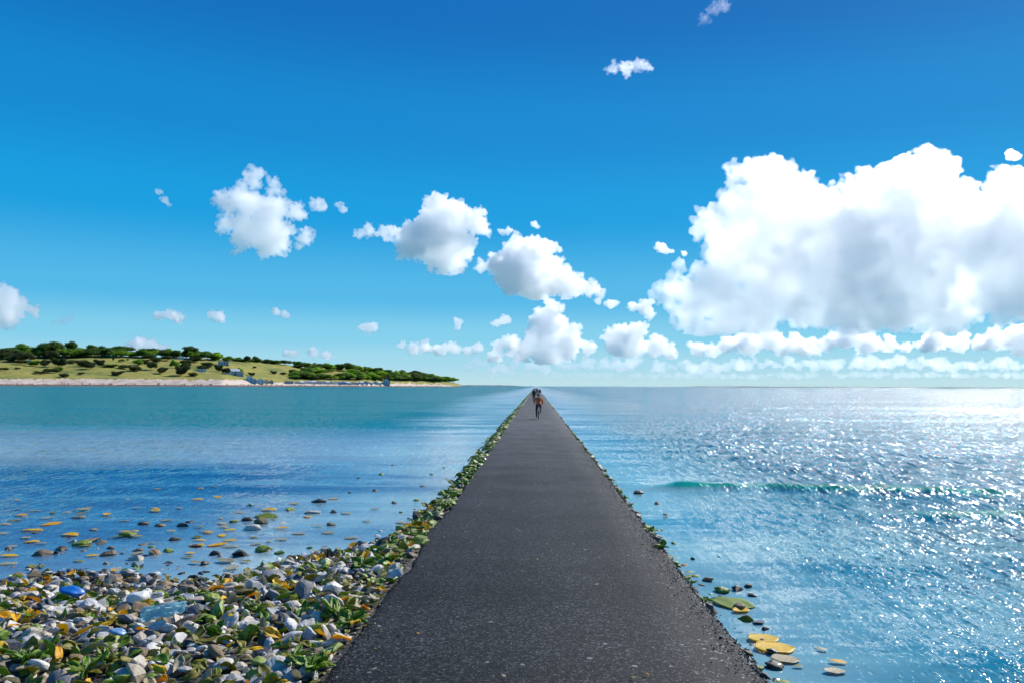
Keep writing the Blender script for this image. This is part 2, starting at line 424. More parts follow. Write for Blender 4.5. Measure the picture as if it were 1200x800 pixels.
    fine = scl(fine, gl); spark = scl(spark, gl)
    rightness = t.mapr(dr, 0.6, 6.5, 0.0, 1.0, True)
    leftness = t.math('MULTIPLY', t.mapr(dl, 3.0, 16.0, 0.12, 0.8, True), t.mapr(Y, 15, 60, 0.35, 1.0))
    open_ = t.math('MULTIPLY', t.math('ADD', rightness, leftness), gust)
    calm = t.math('SUBTRACT', 1.0, t.math('MULTIPLY', near, 0.55))
    A = add(scl(ripple, t.math('MULTIPLY', calm, t.mapr(Y, 10, 60, 0.75, 0.35))), scl(swell, calm))
    A = add(A, scl(add(chop, fine), t.math('MULTIPLY', open_, t.mapr(Y, 7, 22, 0.50, 1.0))))
    A = add(A, scl(spark, t.math('MULTIPLY', open_, t.mapr(Y, 10, 40, 1.7, 0.4))))
    # open water: normals tilted towards the viewer so they reflect higher, bluer sky
    lean = t.n('ShaderNodeCombineXYZ', inp={0: 0.0, 1: t.math('MULTIPLY', t.mapr(Y, 14, 60, -0.03, -0.24), t.math('SUBTRACT', 1.0, t.math('MULTIPLY', near, 0.8))), 2: 0.0}).outputs[0]
    A = add(A, lean)
    gN = t.n('ShaderNodeNewGeometry').outputs['Normal']
    N = t.n('ShaderNodeVectorMath', operation='NORMALIZE', inp={0: add(gN, A)}).outputs[0]
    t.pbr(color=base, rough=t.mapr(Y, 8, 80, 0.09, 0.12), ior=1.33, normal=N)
    return t.done()

def sea():
    xs = axis(-9, 16, 0.09, -70000, 70000, 1.06)
    ys = axis(4.5, 27, 0.09, -60, 90000, 1.05)
    X, Y = np.meshgrid(xs, ys)
    Z = np.full_like(X, WZ)
    # one low breaking wave coming in on the right, and long low swell
    yc = 19.5 + 0.35 * np.sin(X * 0.35) + 0.10 * np.sin(X * 1.3 + 1) - 0.035 * (X - 4)
    a = np.clip((X - 2.0) / 1.6, 0, 1) * np.clip((30 - X) / 14, 0, 1)
    d = Y - yc
    w = np.where(d < 0, np.exp(-(d / 0.36) ** 2), np.exp(-(d / 1.0) ** 2))
    Z += 0.165 * a * w * (0.85 + 0.15 * np.sin(X * 2.1) + 0.10 * np.sin(X * 5.3 + 1))
    yc2 = 16.4 + 0.3 * np.sin(X * 0.4 + 2) - 0.03 * X
    d2 = Y - yc2
    Z += 0.06 * np.clip((X - 4) / 3, 0, 1) * np.exp(-(d2 / 0.55) ** 2)
    r = np.random.RandomState(4)
    calm = np.where(X < 0, 0.3, 1.0) * np.clip((np.abs(X - 0.1) - 2.2) / 5, 0, 1) * np.clip((60 - Y) / 40, 0, 1)
    for i in range(22):
        L = r.uniform(0.7, 3.2); th = r.normal(PI / 2, 0.5); ph = r.uniform(0, 2 * PI)
        Z += calm * 0.0038 * L * np.sin(2 * PI / L * (X * cos(th) + Y * sin(th)) + ph)
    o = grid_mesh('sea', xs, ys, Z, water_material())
    tag(o, kind='structure')
    return o
sea()

# ------------------------------------------------------------------ shore: one bank of rubble that carries the path, widening into a shingle beach on the left
SH = [(-500, 676), (-120, 684), (0, 688), (60, 678), (130, 684), (205, 692), (265, 687), (300, 670), (345, 657), (400, 653), (428, 643), (462, 634), (482, 622), (493, 610)]
shp = [ground(x, y, WZ) for x, y in SH]
shx = np.array([p.x for p in shp]); shy = np.array([p.y for p in shp])
def fbm(x, y, s, seed=0.0):
    return noise.fractal(Vector((x * s + seed, y * s, seed * 1.7)), 1.0, 2.0, 4)
def shore_z(x, y):
    if PXL + 0.12 < x < PXR - 0.12: return -0.22
    z = -0.75
    # causeway bank
    if x < 0: e = PXL - x - 0.10 - 0.05 * sin(y * 0.9)
    else: e = x - PXR + 0.02
    e += 0.05 * noise.noise(Vector((x * 0.8, y * 1.6, 3)))
    zb = (-0.035 if x < 0 else -0.12) - max(0.0, e) * (0.62 if x < 0 else 0.9)
    z = max(z, zb)
    if x < PXL + 0.2:
        ys = float(np.interp(x, shx, shy))
        t = (ys - y)
        zb = WZ + min(0.245, t * 0.085) + 0.03 * noise.noise(Vector((x * 1.3, y * 1.3, 0))) 
        z = max(z, min(zb, -0.05))
    return max(z, -0.75)

def shore_mat():
    t = NT('rubble_bed'); P = t.pos()
    c = t.vor(P, 16.0, out='Color'); d = t.vor(P, 16.0)
    g = t.n('ShaderNodeSeparateColor', inp={0: c}).outputs[0]
    col = t.ramp(g, [(0.0, (.035, .03, .02)), (0.4, (.10, .085, .05)), (0.6, (.05, .065, .02)), (0.8, (.20, .17, .11)), (1.0, (.12, .11, .10))], 'CONSTANT')
    col = t.mix(t.mapr(d, 0.3, 0.55, 0, 0.8), col, (.015, .013, .01))
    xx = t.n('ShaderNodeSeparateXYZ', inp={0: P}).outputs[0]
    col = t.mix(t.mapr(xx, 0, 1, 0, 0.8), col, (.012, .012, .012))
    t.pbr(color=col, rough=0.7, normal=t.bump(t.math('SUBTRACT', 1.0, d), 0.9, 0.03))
    return t.done()
def shore():
    xs = np.concatenate([np.arange(-16, -9, 0.6), np.arange(-9, -1.2, 0.085), np.array([-1.1, -0.6, 0, 0.6, 1.2, 1.6]), np.arange(1.7, 2.8, 0.07), np.array([3.0, 4.0])])
    ys = np.concatenate([np.arange(1.5, 16, 0.085), np.arange(16, 60, 0.4), np.arange(60, 960, 6.0)])
    Z = np.array([[shore_z(float(x), float(y)) for x in xs] for y in ys])
    o = grid_mesh('shore', xs, ys, Z, shore_mat())
    tag(o, kind='structure')
shore()

# ------------------------------------------------------------------ path
def path_mat():
    t = NT('asphalt'); P = t.pos()
    s = t.n('ShaderNodeSeparateXYZ', inp={0: P}); X, Y = s.outputs[0], s.outputs[1]
    v1 = t.vor(P, 60.0, out='Color'); g1 = t.n('ShaderNodeSeparateColor', inp={0: v1}).outputs
    v2 = t.vor(P, 30.0, out='Color'); g2 = t.n('ShaderNodeSeparateColor', inp={0: v2}).outputs
    stone = t.ramp(g1[0], [(0.0, (.005, .005, .005)), (0.45, (.015, .015, .015)), (0.70, (.040, .040, .041)), (0.86, (.14, .14, .14)), (1.0, (.40, .40, .39))])
    stone2 = t.ramp(g2[1], [(0.0, (.009, .009, .009)), (0.6, (.024, .024, .025)), (0.9, (.075, .075, .076)), (1.0, (.13, .13, .13))])
    col = t.mix(0.38, stone, stone2)
    chips = t.math('GREATER_THAN', g2[2], 0.9985)
    col = t.mix(chips, col, (.55, .53, .48))
    # a worn loose shoulder on the right with pale chips
    edge = t.mapr(t.math('ADD', X, t.math('MULTIPLY', t.math('SUBTRACT', t.noise(P, 1.3, 3), 0.5), 0.35)), 1.30, 1.42, 0, 1, True)
    v3 = t.vor(P, 46.0, out='Color'); g3 = t.n('ShaderNodeSeparateColor', inp={0: v3}).outputs
    sh = t.ramp(g3[0], [(0.0, (.008, .008, .009)), (0.6, (.022, .022, .024)), (0.955, (.045, .045, .048)), (0.96, (.40, .39, .37)), (1.0, (.55, .53, .5))], 'LINEAR')
    col = t.mix(edge, col, sh)
    # worn, patched tone along its length
    wear = t.noise(t.mapping(P, (0.35, 0.16, 1)), 1.0, 5, 0.6)
    lane = t.noise(t.mapping(P, (1.5, 0.02, 1), loc=(5, 0, 0)), 1.0, 2)
    band = t.noise(t.mapping(P, (0.05, 0.5, 1), loc=(1, 8, 0)), 1.0, 3)
    tone = t.math('ADD', t.mapr(wear, 0.3, 0.7, 0.72, 1.3), t.math('ADD', t.mapr(lane, 0.3, 0.7, -0.24, 0.24), t.mapr(band, 0.32, 0.68, -0.36, 0.40)))
    tone = t.math('MULTIPLY', tone, 0.40)
    col = t.mix(1.0, col, t.n('ShaderNodeCombineColor', inp={0: tone, 1: t.math('MULTIPLY', tone, 1.03), 2: t.math('MULTIPLY', tone, 1.08)}).outputs[0], 'MULTIPLY')
    far_sheen = t.math('MULTIPLY', t.mapr(t.noise(P, 0.9, 5, 0.65), 0.36, 0.66, 0.25, 0.7), t.mapr(Y, 9, 48, 0.0, 1.1))  # grazing sheen painted as paler, patchy asphalt with distance
    col = t.mix(far_sheen, col, (.185, .183, .182))
    h = t.math('ADD', g1[1], t.math('MULTIPLY', t.noise(P, 60, 3), 1.0))
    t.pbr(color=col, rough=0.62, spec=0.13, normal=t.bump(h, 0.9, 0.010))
    return t.done()
def path():
    xo = np.array([-0.02, 0, 0.05, 0.2, 0.6, 1.2, 1.8, 2.4, 2.75, 2.95, 3.1, 3.22, 3.30, 3.37, 3.40])
    ys = np.concatenate([np.arange(0.8, 30, 0.07), np.arange(30, 80, 0.5), np.arange(80, 950, 5.0)])
    V = []
    for y in ys:
        y = float(y)
        jl = 0.05 * noise.noise(Vector((0, y * 2.2, 1))) + 0.08 * noise.noise(Vector((3, y * 0.45, 1))) + 0.02 * noise.noise(Vector((8, y * 9, 1)))
        jr = 0.03 * noise.noise(Vector((5, y * 2.6, 4))) + 0.08 * noise.noise(Vector((6, y * 0.5, 2))) + 0.015 * noise.noise(Vector((8, y * 9, 7)))
        for k, q in enumerate(xo):
            x = PXL + q
            if k <= 2: x += jl
            if k >= 11: x += jr
            z = 0.0 - 0.012 * ((q - 1.5) / 1.5) ** 2
            if q > 2.75: z -= 0.10 * ((q - 2.75) / 0.65) ** 1.6
            z += 0.006 * noise.noise(Vector((x * 1.1, y * 0.7, 9)))
            if k == 0 or k == len(xo) - 1: z -= 0.10
            V.append((x, y, z))
    nx, ny = len(xo), len(ys)
    i = np.arange(nx * ny).reshape(ny, nx)
    f = np.stack([i[:-1, :-1].ravel(), i[:-1, 1:].ravel(), i[1:, 1:].ravel(), i[1:, :-1].ravel()], 1)
    o = mesh_np('path', V, f, path_mat(), True)
    tag(o, kind='structure')
path()
# ------------------------------------------------------------------ stones, leaves, weeds
def rnd_value(t):
    a = t.n('ShaderNodeObjectInfo').outputs['Random']; b = t.n('ShaderNodeNewGeometry').outputs['Random Per Island']
    return t.math('FRACT', t.math('ADD', t.math('MULTIPLY', a, 7.31), t.math('MULTIPLY', b, 3.77)))

def stone_mat(name, stops, rough=0.62, moss=0.0, wet=0.0):
    t = NT(name)
    r = rnd_value(t); c = t.coord()
    col = t.ramp(r, stops)
    nz = t.noise(c, 9.0, 6, 0.65)
    k = t.mapr(nz, 0.3, 0.7, 0.62, 1.25)
    col = t.mix(1.0, col, t.n('ShaderNodeCombineColor', inp={0: k, 1: k, 2: k}).outputs[0], 'MULTIPLY')
    speck = t.mapr(t.noise(c, 60.0, 2), 0.60, 0.72, 0, 0.45)
    col = t.mix(speck, col, (.05, .045, .035))
    if moss > 0:
        m = t.mapr(t.noise(c, 4.5, 4, 0.6), 0.62 - moss * 0.35, 0.72 - moss * 0.25, 0, 1, True)
        mc = t.ramp(t.noise(c, 26.0, 3), [(0.3, (.05, .08, .006)), (0.5, (.19, .27, .014)), (0.72, (.40, .42, .04))])
        col = t.mix(m, col, mc)
    h = t.math('ADD', t.noise(c, 22.0, 5, 0.7), t.math('MULTIPLY', t.vor(c, 9.0), 0.7))
    t.pbr(color=col, rough=rough, spec=0.5, coat=wet, coat_rough=0.12, normal=t.bump(h, 0.5, 0.012))
    return t.done()

def leaf_mat(name, stops, rough=0.5):
    t = NT(name); r = rnd_value(t); c = t.coord()
    col = t.ramp(r, stops)
    k = t.mapr(t.noise(c, 14.0, 4, 0.6), 0.3, 0.7, 0.9 if 'yellow' in name else 0.65, 1.15 if 'yellow' in name else 1.3)
    col = t.mix(1.0, col, t.n('ShaderNodeCombineColor', inp={0: k, 1: k, 2: k}).outputs[0], 'MULTIPLY')
    blot = t.mapr(t.noise(c, 7.0, 3), 0.62, 0.70, 0, 0.6 if 'yellow' not in name else 0.25, True)
    col = t.mix(blot, col, (.16, .10, .02))
    s = t.n('ShaderNodeSeparateXYZ', inp={0: c})
    rib = t.math('ABSOLUTE', s.outputs[1])
    col = t.mix(t.mapr(rib, 0.0, 0.012, 0.5, 0.0), col, (.40, .42, .18))
    b = t.pbr(color=col, rough=rough, spec=0.5, normal=t.bump(t.noise(c, 30, 3), 0.25, 0.01))
    tl = t.n('ShaderNodeBsdfTranslucent', inp={'Color': col})
    mx = t.n('ShaderNodeMixShader', inp={0: 0.42, 1: b.outputs[0], 2: tl.outputs[0]})
    t.t.links.new(mx.outputs[0], t.out.inputs['Surface'])
    return t.done()

SM = {
    'grey': stone_mat('pale_grey_stone', [(0, (.34, .33, .31)), (0.35, (.55, .54, .51)), (0.7, (.70, .68, .63)), (1, (.47, .47, .47))]),
    'cream': stone_mat('cream_stone', [(0, (.42, .34, .23)), (0.4, (.62, .55, .44)), (0.75, (.70, .64, .54)), (1, (.42, .33, .26))]),
    'slate': stone_mat('slate_stone', [(0, (.07, .075, .085)), (0.5, (.14, .145, .16)), (1, (.23, .235, .25))]),
    'brown': stone_mat('brown_stone', [(0, (.075, .05, .03)), (0.5, (.17, .12, .07)), (1, (.28, .19, .09))]),
    'mossy': stone_mat('mossy_stone', [(0, (.12, .11, .07)), (0.5, (.25, .22, .15)), (1, (.35, .31, .24))], moss=1.0, rough=0.5),
    'wet': stone_mat('wet_stone', [(0, (.018, .016, .013)), (0.5, (.04, .032, .022)), (1, (.09, .065, .035))], rough=0.45, wet=0.12),
}
LM = {
    'green': leaf_mat('green_leaf', [(0, (.10, .22, .010)), (0.4, (.19, .33, .015)), (0.75, (.30, .40, .04)), (1, (.11, .28, .02))]),
    'olive': leaf_mat('olive_leaf', [(0, (.20, .20, .015)), (0.5, (.32, .28, .025)), (1, (.40, .36, .09))]),
    'yellow': leaf_mat('yellow_leaf', [(0, (.85, .46, .006)), (0.5, (.92, .60, .010)), (1, (.80, .58, .03))]),
    'pale': leaf_mat('pale_leaf', [(0, (.45, .40, .25)), (0.5, (.58, .52, .36)), (1, (.50, .42, .20))]),
}

def hull_points(seed, n=13, flat=0.55, elong=1.35):
    q = random.Random(seed); pts = []
    for _ in range(n):
        v = Vector((q.gauss(0, 1), q.gauss(0, 1), q.gauss(0, 1))).normalized() * q.uniform(0.82, 1.05)
        pts.append(Vector((v.x * elong * 0.5, v.y * 0.5, v.z * 0.5 * flat)))
    return pts
def stone_bm(seed, bev=0.035, n=13, flat=0.55, elong=1.35):
    bm = bmesh.new()
    for p in hull_points(seed, n, flat, elong): bm.verts.new(p)
    r = bmesh.ops.convex_hull(bm, input=bm.verts)
    bmesh.ops.delete(bm, geom=[v for v in bm.verts if not v.link_faces], context='VERTS')
    bmesh.ops.dissolve_limit(bm, angle_limit=RAD(14), verts=bm.verts, edges=bm.edges)
    if bev: bmesh.ops.bevel(bm, geom=list(bm.edges), offset=bev, segments=2, affect='EDGES', profile=0.6, clamp_overlap=True)
    bmesh.ops.triangulate(bm, faces=[f for f in bm.faces if len(f.verts) > 4])
    bmesh.ops.recalc_face_normals(bm, faces=bm.faces)
    return bm
def rounded_bm(seed, flat=0.5):
    """sea-worn cobble"""
    bm = bmesh.new(); q = random.Random(seed)
    bmesh.ops.create_icosphere(bm, subdivisions=3, radius=0.5)
    off = Vector((q.uniform(0, 50), q.uniform(0, 50), 0))
    for v in bm.verts:
        p = v.co.copy()
        k = 1 + 0.42 * noise.noise(p * 2.1 + off) + 0.12 * noise.noise(p * 5 + off)
        v.co = Vector((p.x * 1.3 * k, p.y * k, p.z * flat * k))
    return bm
def leaf_bm(seed, wid=0.55, cup=0.22, fold=0.15, th=0.018):
    """a curled leaf 1 long, closed and slightly thick"""
    q = random.Random(seed); bm = bmesh.new()
    nu, nv = 9, 6
    cup = cup * q.uniform(0.3, 1.5) * q.choice((1, 1, -0.6)); fold = fold * q.uniform(0.2, 1.6); tw = q.uniform(-0.5, 0.5); sk = q.uniform(0.85, 1.35)
    rows = [[], []]
    for lay in (0, 1):
        for i in range(nu + 1):
            u = i / nu
            w = wid * 0.5 * (sin(PI * u ** sk) ** 0.62 if 0 < u < 1 else 0.0) + 0.006
            w *= 1 + .22 * noise.noise(Vector((u * 5, seed * 1.7, 0)))
            row = []
            for j in range(nv + 1):
                v = j / nv * 2 - 1
                y = v * w * (1 + .12 * noise.noise(Vector((u * 11, v, seed)))); x = u - 0.5
                z = -cup * (4 * (u - .5) ** 2) * 0.5 + abs(v) * w * fold * 2 + 0.03 * sin(u * 9 + v * 4 + seed) + tw * x * y
                row.append(bm.verts.new((x, y * (1 - abs(fold) * .2), z - lay * th)))
            rows[lay].append(row)
    for i in range(nu):
        for j in range(nv):
            a = rows[0]; bm.faces.new((a[i][j], a[i + 1][j], a[i + 1][j + 1], a[i][j + 1]))
            b = rows[1]; bm.faces.new((b[i][j], b[i][j + 1], b[i + 1][j + 1], b[i + 1][j]))
        for j, s in ((0, 1), (nv, -1)):
            q4 = (rows[0][i][j], rows[1][i][j], rows[1][i + 1][j], rows[0][i + 1][j])
            bm.faces.new(q4 if s > 0 else q4[::-1])
    for j in range(nv):
        bm.faces.new((rows[0][0][j], rows[0][0][j + 1], rows[1][0][j + 1], rows[1][0][j]))
        bm.faces.new((rows[0][nu][j + 1], rows[0][nu][j], rows[1][nu][j], rows[1][nu][j + 1]))
    bmesh.ops.recalc_face_normals(bm, faces=bm.faces)
    return bm
def to_mesh(bm, name, mat, smooth=False):
    me = bpy.data.meshes.new(name); bm.normal_update(); bm.to_mesh(me); bm.free()
    me.materials.append(mat)
    if smooth:
        for p in me.polygons: p.use_smooth = True
    return me

NV = 9
STONE = {}
for ci, c in enumerate(SM):
    L = []
    for k in range(NV):
        if k % 4 == 3: L.append(to_mesh(rounded_bm(900 + ci * 20 + k, 0.55), 'stone', SM[c], True))
        else: L.append(to_mesh(stone_bm(100 + ci * 20 + k, n=10 + k, flat=0.5 + 0.05 * (k % 4), elong=1.15 + 0.09 * (k % 5)), 'stone', SM[c]))
    STONE[c] = L
LEAF = {c: [to_mesh(leaf_bm(40 + ci * 10 + k, wid=0.45 + 0.06 * (k % 5)), 'leaf', LM[c], True) for k in range(8)] for ci, c in enumerate(LM)}

def place(me, name, p, size, rot, label=None, cat=None, group=None):
    o = bpy.data.objects.new(name, me); o.location = p; o.scale = (size,) * 3; o.rotation_euler = rot
    link(o); tag(o, label, cat, group); return o

class Heap:
    """many small solids merged into ONE stuff object"""
    def __init__(self): self.v = []; self.f3 = []; self.m = []; self.n = 0; self.mats = []; self.cache = {}
    def add(self, me, p, size, rot):
        k = me.name
        if k not in self.cache:
            me.calc_loop_triangles()
            n = len(me.vertices); a = np.empty(n * 3, np.float32); me.vertices.foreach_get('co', a)
            tr = np.empty(len(me.loop_triangles) * 3, np.int32); me.loop_triangles.foreach_get('vertices', tr)
            self.cache[k] = (a.reshape(-1, 3), tr.reshape(-1, 3), me.materials[0])
        a, tr, m = self.cache[k]
        if m not in self.mats: self.mats.append(m)
        R = np.array(Euler(rot).to_matrix()) * size
        self.v.append(a @ R.T + np.array(p)); self.f3.append(tr + self.n); self.n += len(a)
        self.m.append(np.full(len(tr), self.mats.index(m), np.int32))
    def build(self, name):
        if not self.v: return None
        o = mesh_np(name, np.concatenate(self.v), np.concatenate(self.f3), self.mats, False)
        mi = np.concatenate(self.m)
        if len(mi) == len(o.data.polygons): o.data.polygons.foreach_set('material_index', mi)
        return o

STONE_LAB = {
    'grey': ('pale grey angular stone in the shingle bank beside the path', 'pale grey stones of the shingle bank'),
    'cream': ('cream coloured angular stone in the shingle bank beside the path', 'cream stones of the shingle bank'),
    'slate': ('dark slate grey stone among pale ones in the shingle bank', 'slate grey stones of the shingle bank'),
    'brown': ('brown stone among pale ones in the shingle bank', 'brown stones of the shingle bank'),
    'mossy': ('stone with green moss on it in the shingle bank', 'mossy stones of the shingle bank'),
    'wet': ('wet blackish stone at the water line of the shingle bank', 'wet dark stones at the edge of the shingle bank'),
}
LEAF_LAB = {
    'green': ('curled green leaf lying on the shingle bank', 'green leaves on the shingle bank'),
    'olive': ('olive brown leaf lying on the shingle bank', 'olive leaves on the shingle bank'),
    'yellow': ('yellow leaf lying on the shingle bank', 'yellow leaves on the shingle bank'),
    'pale': ('bleached cream leaf lying on the shingle bank', 'bleached leaves on the shingle bank'),
}
q = random.Random(5)
def rot_any(tilt=0.55): return (q.gauss(0, tilt), q.gauss(0, tilt), q.uniform(0, 2 * PI))
cand = []
y = 5.3
while y < 16.5:
    x = -9.0
    while x < PXL - 0.03:
        X = x + q.uniform(-.06, .06); Yv = y + q.uniform(-.06, .06)
        zs = shore_z(X, Yv)
        e = PXL - X
        ok = zs > WZ - 0.03
        if not ok and zs > WZ - 0.20 and q.random() < (0.26 if zs > WZ - .09 else 0.10) * (1.5 if X < -4 else 1): ok = True      # stragglers in the shallows
        if ok and e > 0.06 and (628 + X / Yv * F_PX) > -40:
            cand.append((Yv, X, zs))
        x += 0.098
    y += 0.098
cand.sort()
shingle = Heap(); leaves_heap = Heap()
n_stone = n_leaf = 0
for (Yv, X, zs) in cand:
    wl = zs - WZ                                 # height above the water
    edge = PXL - X < 0.55
    r = q.random()
    patch = noise.noise(Vector((X * 0.9, Yv * 0.9, 5)))
    leafp = 0.27 + 0.2 * patch + (0.10 if edge else 0) + (0.12 if Yv < 6.6 and X < -3 else 0)
    if wl < 0.06: leafp *= 0.45
    if r < leafp:
        u = q.random()
        c = 'green' if u < 0.34 else 'olive' if u < 0.72 else 'yellow' if u < 0.86 else 'pale'
        me = q.choice(LEAF[c]); s = q.uniform(0.10, 0.19); p = (X, Yv, zs + q.uniform(0.04, 0.09)); ro = rot_any(0.5)
        if n_leaf < 215 and Yv < 12:
            place(me, 'leaf', p, s, ro, *((LEAF_LAB[c][0], 'leaf', LEAF_LAB[c][1]))); n_leaf += 1
        else: leaves_heap.add(me, p, s, ro)
    else:
        u = q.random()
        if wl < 0.045: c = 'wet' if u < 0.35 else 'brown' if u < 0.62 else 'slate' if u < 0.72 else 'cream' if u < 0.86 else 'grey'
        elif edge and Yv > 8.8: c = 'mossy' if u < 0.42 else 'slate' if u < 0.58 else 'brown' if u < 0.72 else 'grey' if u < 0.86 else 'cream'
        else: c = 'grey' if u < 0.27 else 'cream' if u < 0.62 else 'slate' if u < 0.72 else 'brown' if u < 0.83 else 'mossy'
        me = q.choice(STONE[c]); s = q.lognormvariate(-2.13, 0.30)
        s = min(0.28, max(0.07, s))
        if zs < WZ - .03: s *= .9
        p = (X, Yv, max(zs, WZ - .05) + s * q.uniform(0.02, 0.26)); ro = rot_any(0.42)
        if n_stone < 300:
            place(me, 'stone', p, s, ro, STONE_LAB[c][0], 'stone', STONE_LAB[c][1]); n_stone += 1
        else: shingle.add(me, p, s, ro)
print('stones', len(cand), n_stone, n_leaf)

# rubble along the rest of the left-hand edge and along the right-hand edge
def edge_rock(side, Yv, e, s, c, name, lab, heap, p_ind):
    X = PXL - e if side < 0 else PXR + e
    zs = max(shore_z(X, Yv), WZ - 0.06)
    me = q.choice(STONE[c])
    p = (X, Yv, zs + s * q.uniform(0.0, 0.2)); ro = rot_any(0.35)
    if p_ind: place(me, name, p, s, ro, lab[0], 'rock', lab[1])
    else: heap.add(me, p, s, ro)
edge_heap = Heap()
ML = ('olive green weed-covered rock on the left edge of the path', 'weed-covered rocks along the left path edge')
DL = ('dark rock on the left edge of the path among weed-covered ones', 'dark rocks along the left path edge')
RL = ('small dark rock at the waterline on the right edge of the path', 'dark rocks along the right path edge')
RM = ('rock with green weed on the right edge of the path', 'green rocks along the right path edge')
n_edge = 0; Yv = 10.5
while Yv < 300:
    for _ in range(3 if Yv < 60 else 2):
        e = abs(q.gauss(0, 0.20)) + 0.02 if Yv > 14 else q.uniform(0.02, 0.55)
        e = min(e, 0.62)
        c = 'mossy' if q.random() < 0.74 else ('wet' if q.random() < 0.5 else 'brown' if q.random() < 0.6 else 'cream')
        ind = n_edge < 170 and Yv < 30
        edge_rock(-1, Yv + q.uniform(-.1, .1), e, q.uniform(0.13, 0.26) * (1 if Yv < 60 else 1.3), c, 'rock', ML if c == 'mossy' else DL, edge_heap, ind)
        n_edge += ind
    if q.random() < 0.95 and Yv < 60:
        c = q.choice(('green', 'olive', 'green'))
        leaves_heap.add(q.choice(LEAF[c]), (PXL - q.uniform(0.0, 0.5), Yv, -0.08 + q.uniform(-.08, .05)), q.uniform(.16, .3), rot_any(.4))
    Yv += 0.16 if Yv < 60 else 0.5
Yv = 7.0; n_r = 0
while Yv < 260:
    dens = 0.62 + 0.5 * max(0, noise.noise(Vector((0, Yv * 0.7, 2)))) + (0.3 if Yv > 20 else 0)
    if q.random() < dens:
        e = 0.05 + abs(q.gauss(0, 0.11)) if q.random() < 0.9 else q.uniform(0.3, 0.9)
        c = q.choice(('wet', 'mossy', 'brown', 'mossy', 'wet'))
        ind = n_r < 150 and Yv < 45
        edge_rock(1, Yv, e, q.uniform(0.08, 0.20) * (1 if Yv < 60 else 1.5), c, 'rock', RM if c == 'mossy' else RL, edge_heap, ind)
        n_r += ind
    Yv += 0.16 if Yv < 50 else 0.5
# loose gravel crumbling off both edges of the asphalt
def pebble(seed, mat): return to_mesh(stone_bm(seed, bev=0, n=8, flat=.6), 'pebble', mat)
GRM = stone_mat('tar_gravel', [(0, (.012, .012, .013)), (0.7, (.04, .04, .042)), (1, (.10, .10, .10))], .7)
PEB = [pebble(500 + k, GRM) for k in range(4)] + [pebble(510 + k, SM['grey']) for k in range(2)] + [pebble(520 + k, SM['cream']) for k in range(1)]
grav = Heap()
for k in range(6500):
    Yv = 5.2 + 26 * q.random() ** 1.7
    if q.random() < .72:
        X = PXR - .03 + q.gauss(0, .13); z = -.115 if X > PXR - .02 else -.10 * max(0, (X - PXL - 2.75) / .65) ** 1.6
        if X > PXR + .02: z = max(shore_z(X, Yv), WZ - .02)
        if X < PXR - .45: continue
    else:
        X = PXL - .03 + q.gauss(0, .07); z = -.01 if X > PXL else -.05
        if X > PXL + .12: continue
    grav.add(PEB[q.randrange(4) if q.random() < .78 else q.randrange(4, 7)], (X, Yv, z + .004), q.uniform(.014, .05) if X > PXR - .02 or X < PXL else q.uniform(.008, .022), rot_any(.8))
o = grav.build('gravel'); tag(o, kind='stuff')
o = shingle.build('shingle'); tag(o, kind='stuff')
o = edge_heap.build('rubble'); tag(o, kind='stuff')
o = leaves_heap.build('leaves'); tag(o, kind='stuff')

# dark wet stones and pale / yellow leaves in the shallows on the left (photo positions -> water surface)
WL = ('wet stone standing out of the shallow water left of the path', 'stones in the left-hand shallows')
FY = ('yellow leaf floating on the shallow water left of the path', 'yellow leaves floating on the left')
FP = ('pale cream leaf floating flat on the shallow water left of the path', 'pale leaves floating on the left')
wet_px = [(312, 606, 26), (305, 612, 24), (296, 620, 20), (283, 650, 30), (308, 645, 26), (327, 648, 16), (290, 609, 14), (274, 611, 10), (295, 592, 12), (340, 597, 14), (374, 588, 20), (390, 600, 14), (366, 601, 18), (389, 615, 14), (331, 613, 10), (240, 660, 12),
          (95, 638, 20), (108, 633, 24), (120, 636, 18), (84, 634, 14), (150, 627, 18), (168, 614, 14), (186, 616, 14), (214, 616, 18), (222, 612, 14), (65, 648, 14), (72, 644, 16), (128, 650, 24), (160, 655, 26), (50, 650, 22), (198, 646, 18), (205, 632, 12), (230, 640, 14), (176, 641, 14), (462, 589, 10), (470, 600, 8), (488, 586, 10), (440, 575, 8), (495, 570, 8), (447, 556, 7), (520, 548, 7), (505, 556, 6), (530, 540, 6), (420, 560, 6), (410, 577, 7), (460, 545, 5)]
for (px, py, w) in wet_px:
    p = ground(px, py, WZ); s = w / F_PX * p.y * 0.78
    c = q.choice(('wet', 'wet', 'brown', 'mossy', 'cream', 'brown'))
    place(q.choice(STONE[c]), 'stone', (p.x, p.y, WZ + s * 0.06), max(0.06, s), (q.gauss(0, .12), q.gauss(0, .12), q.uniform(0, 6.28)), WL[0], 'stone', WL[1])
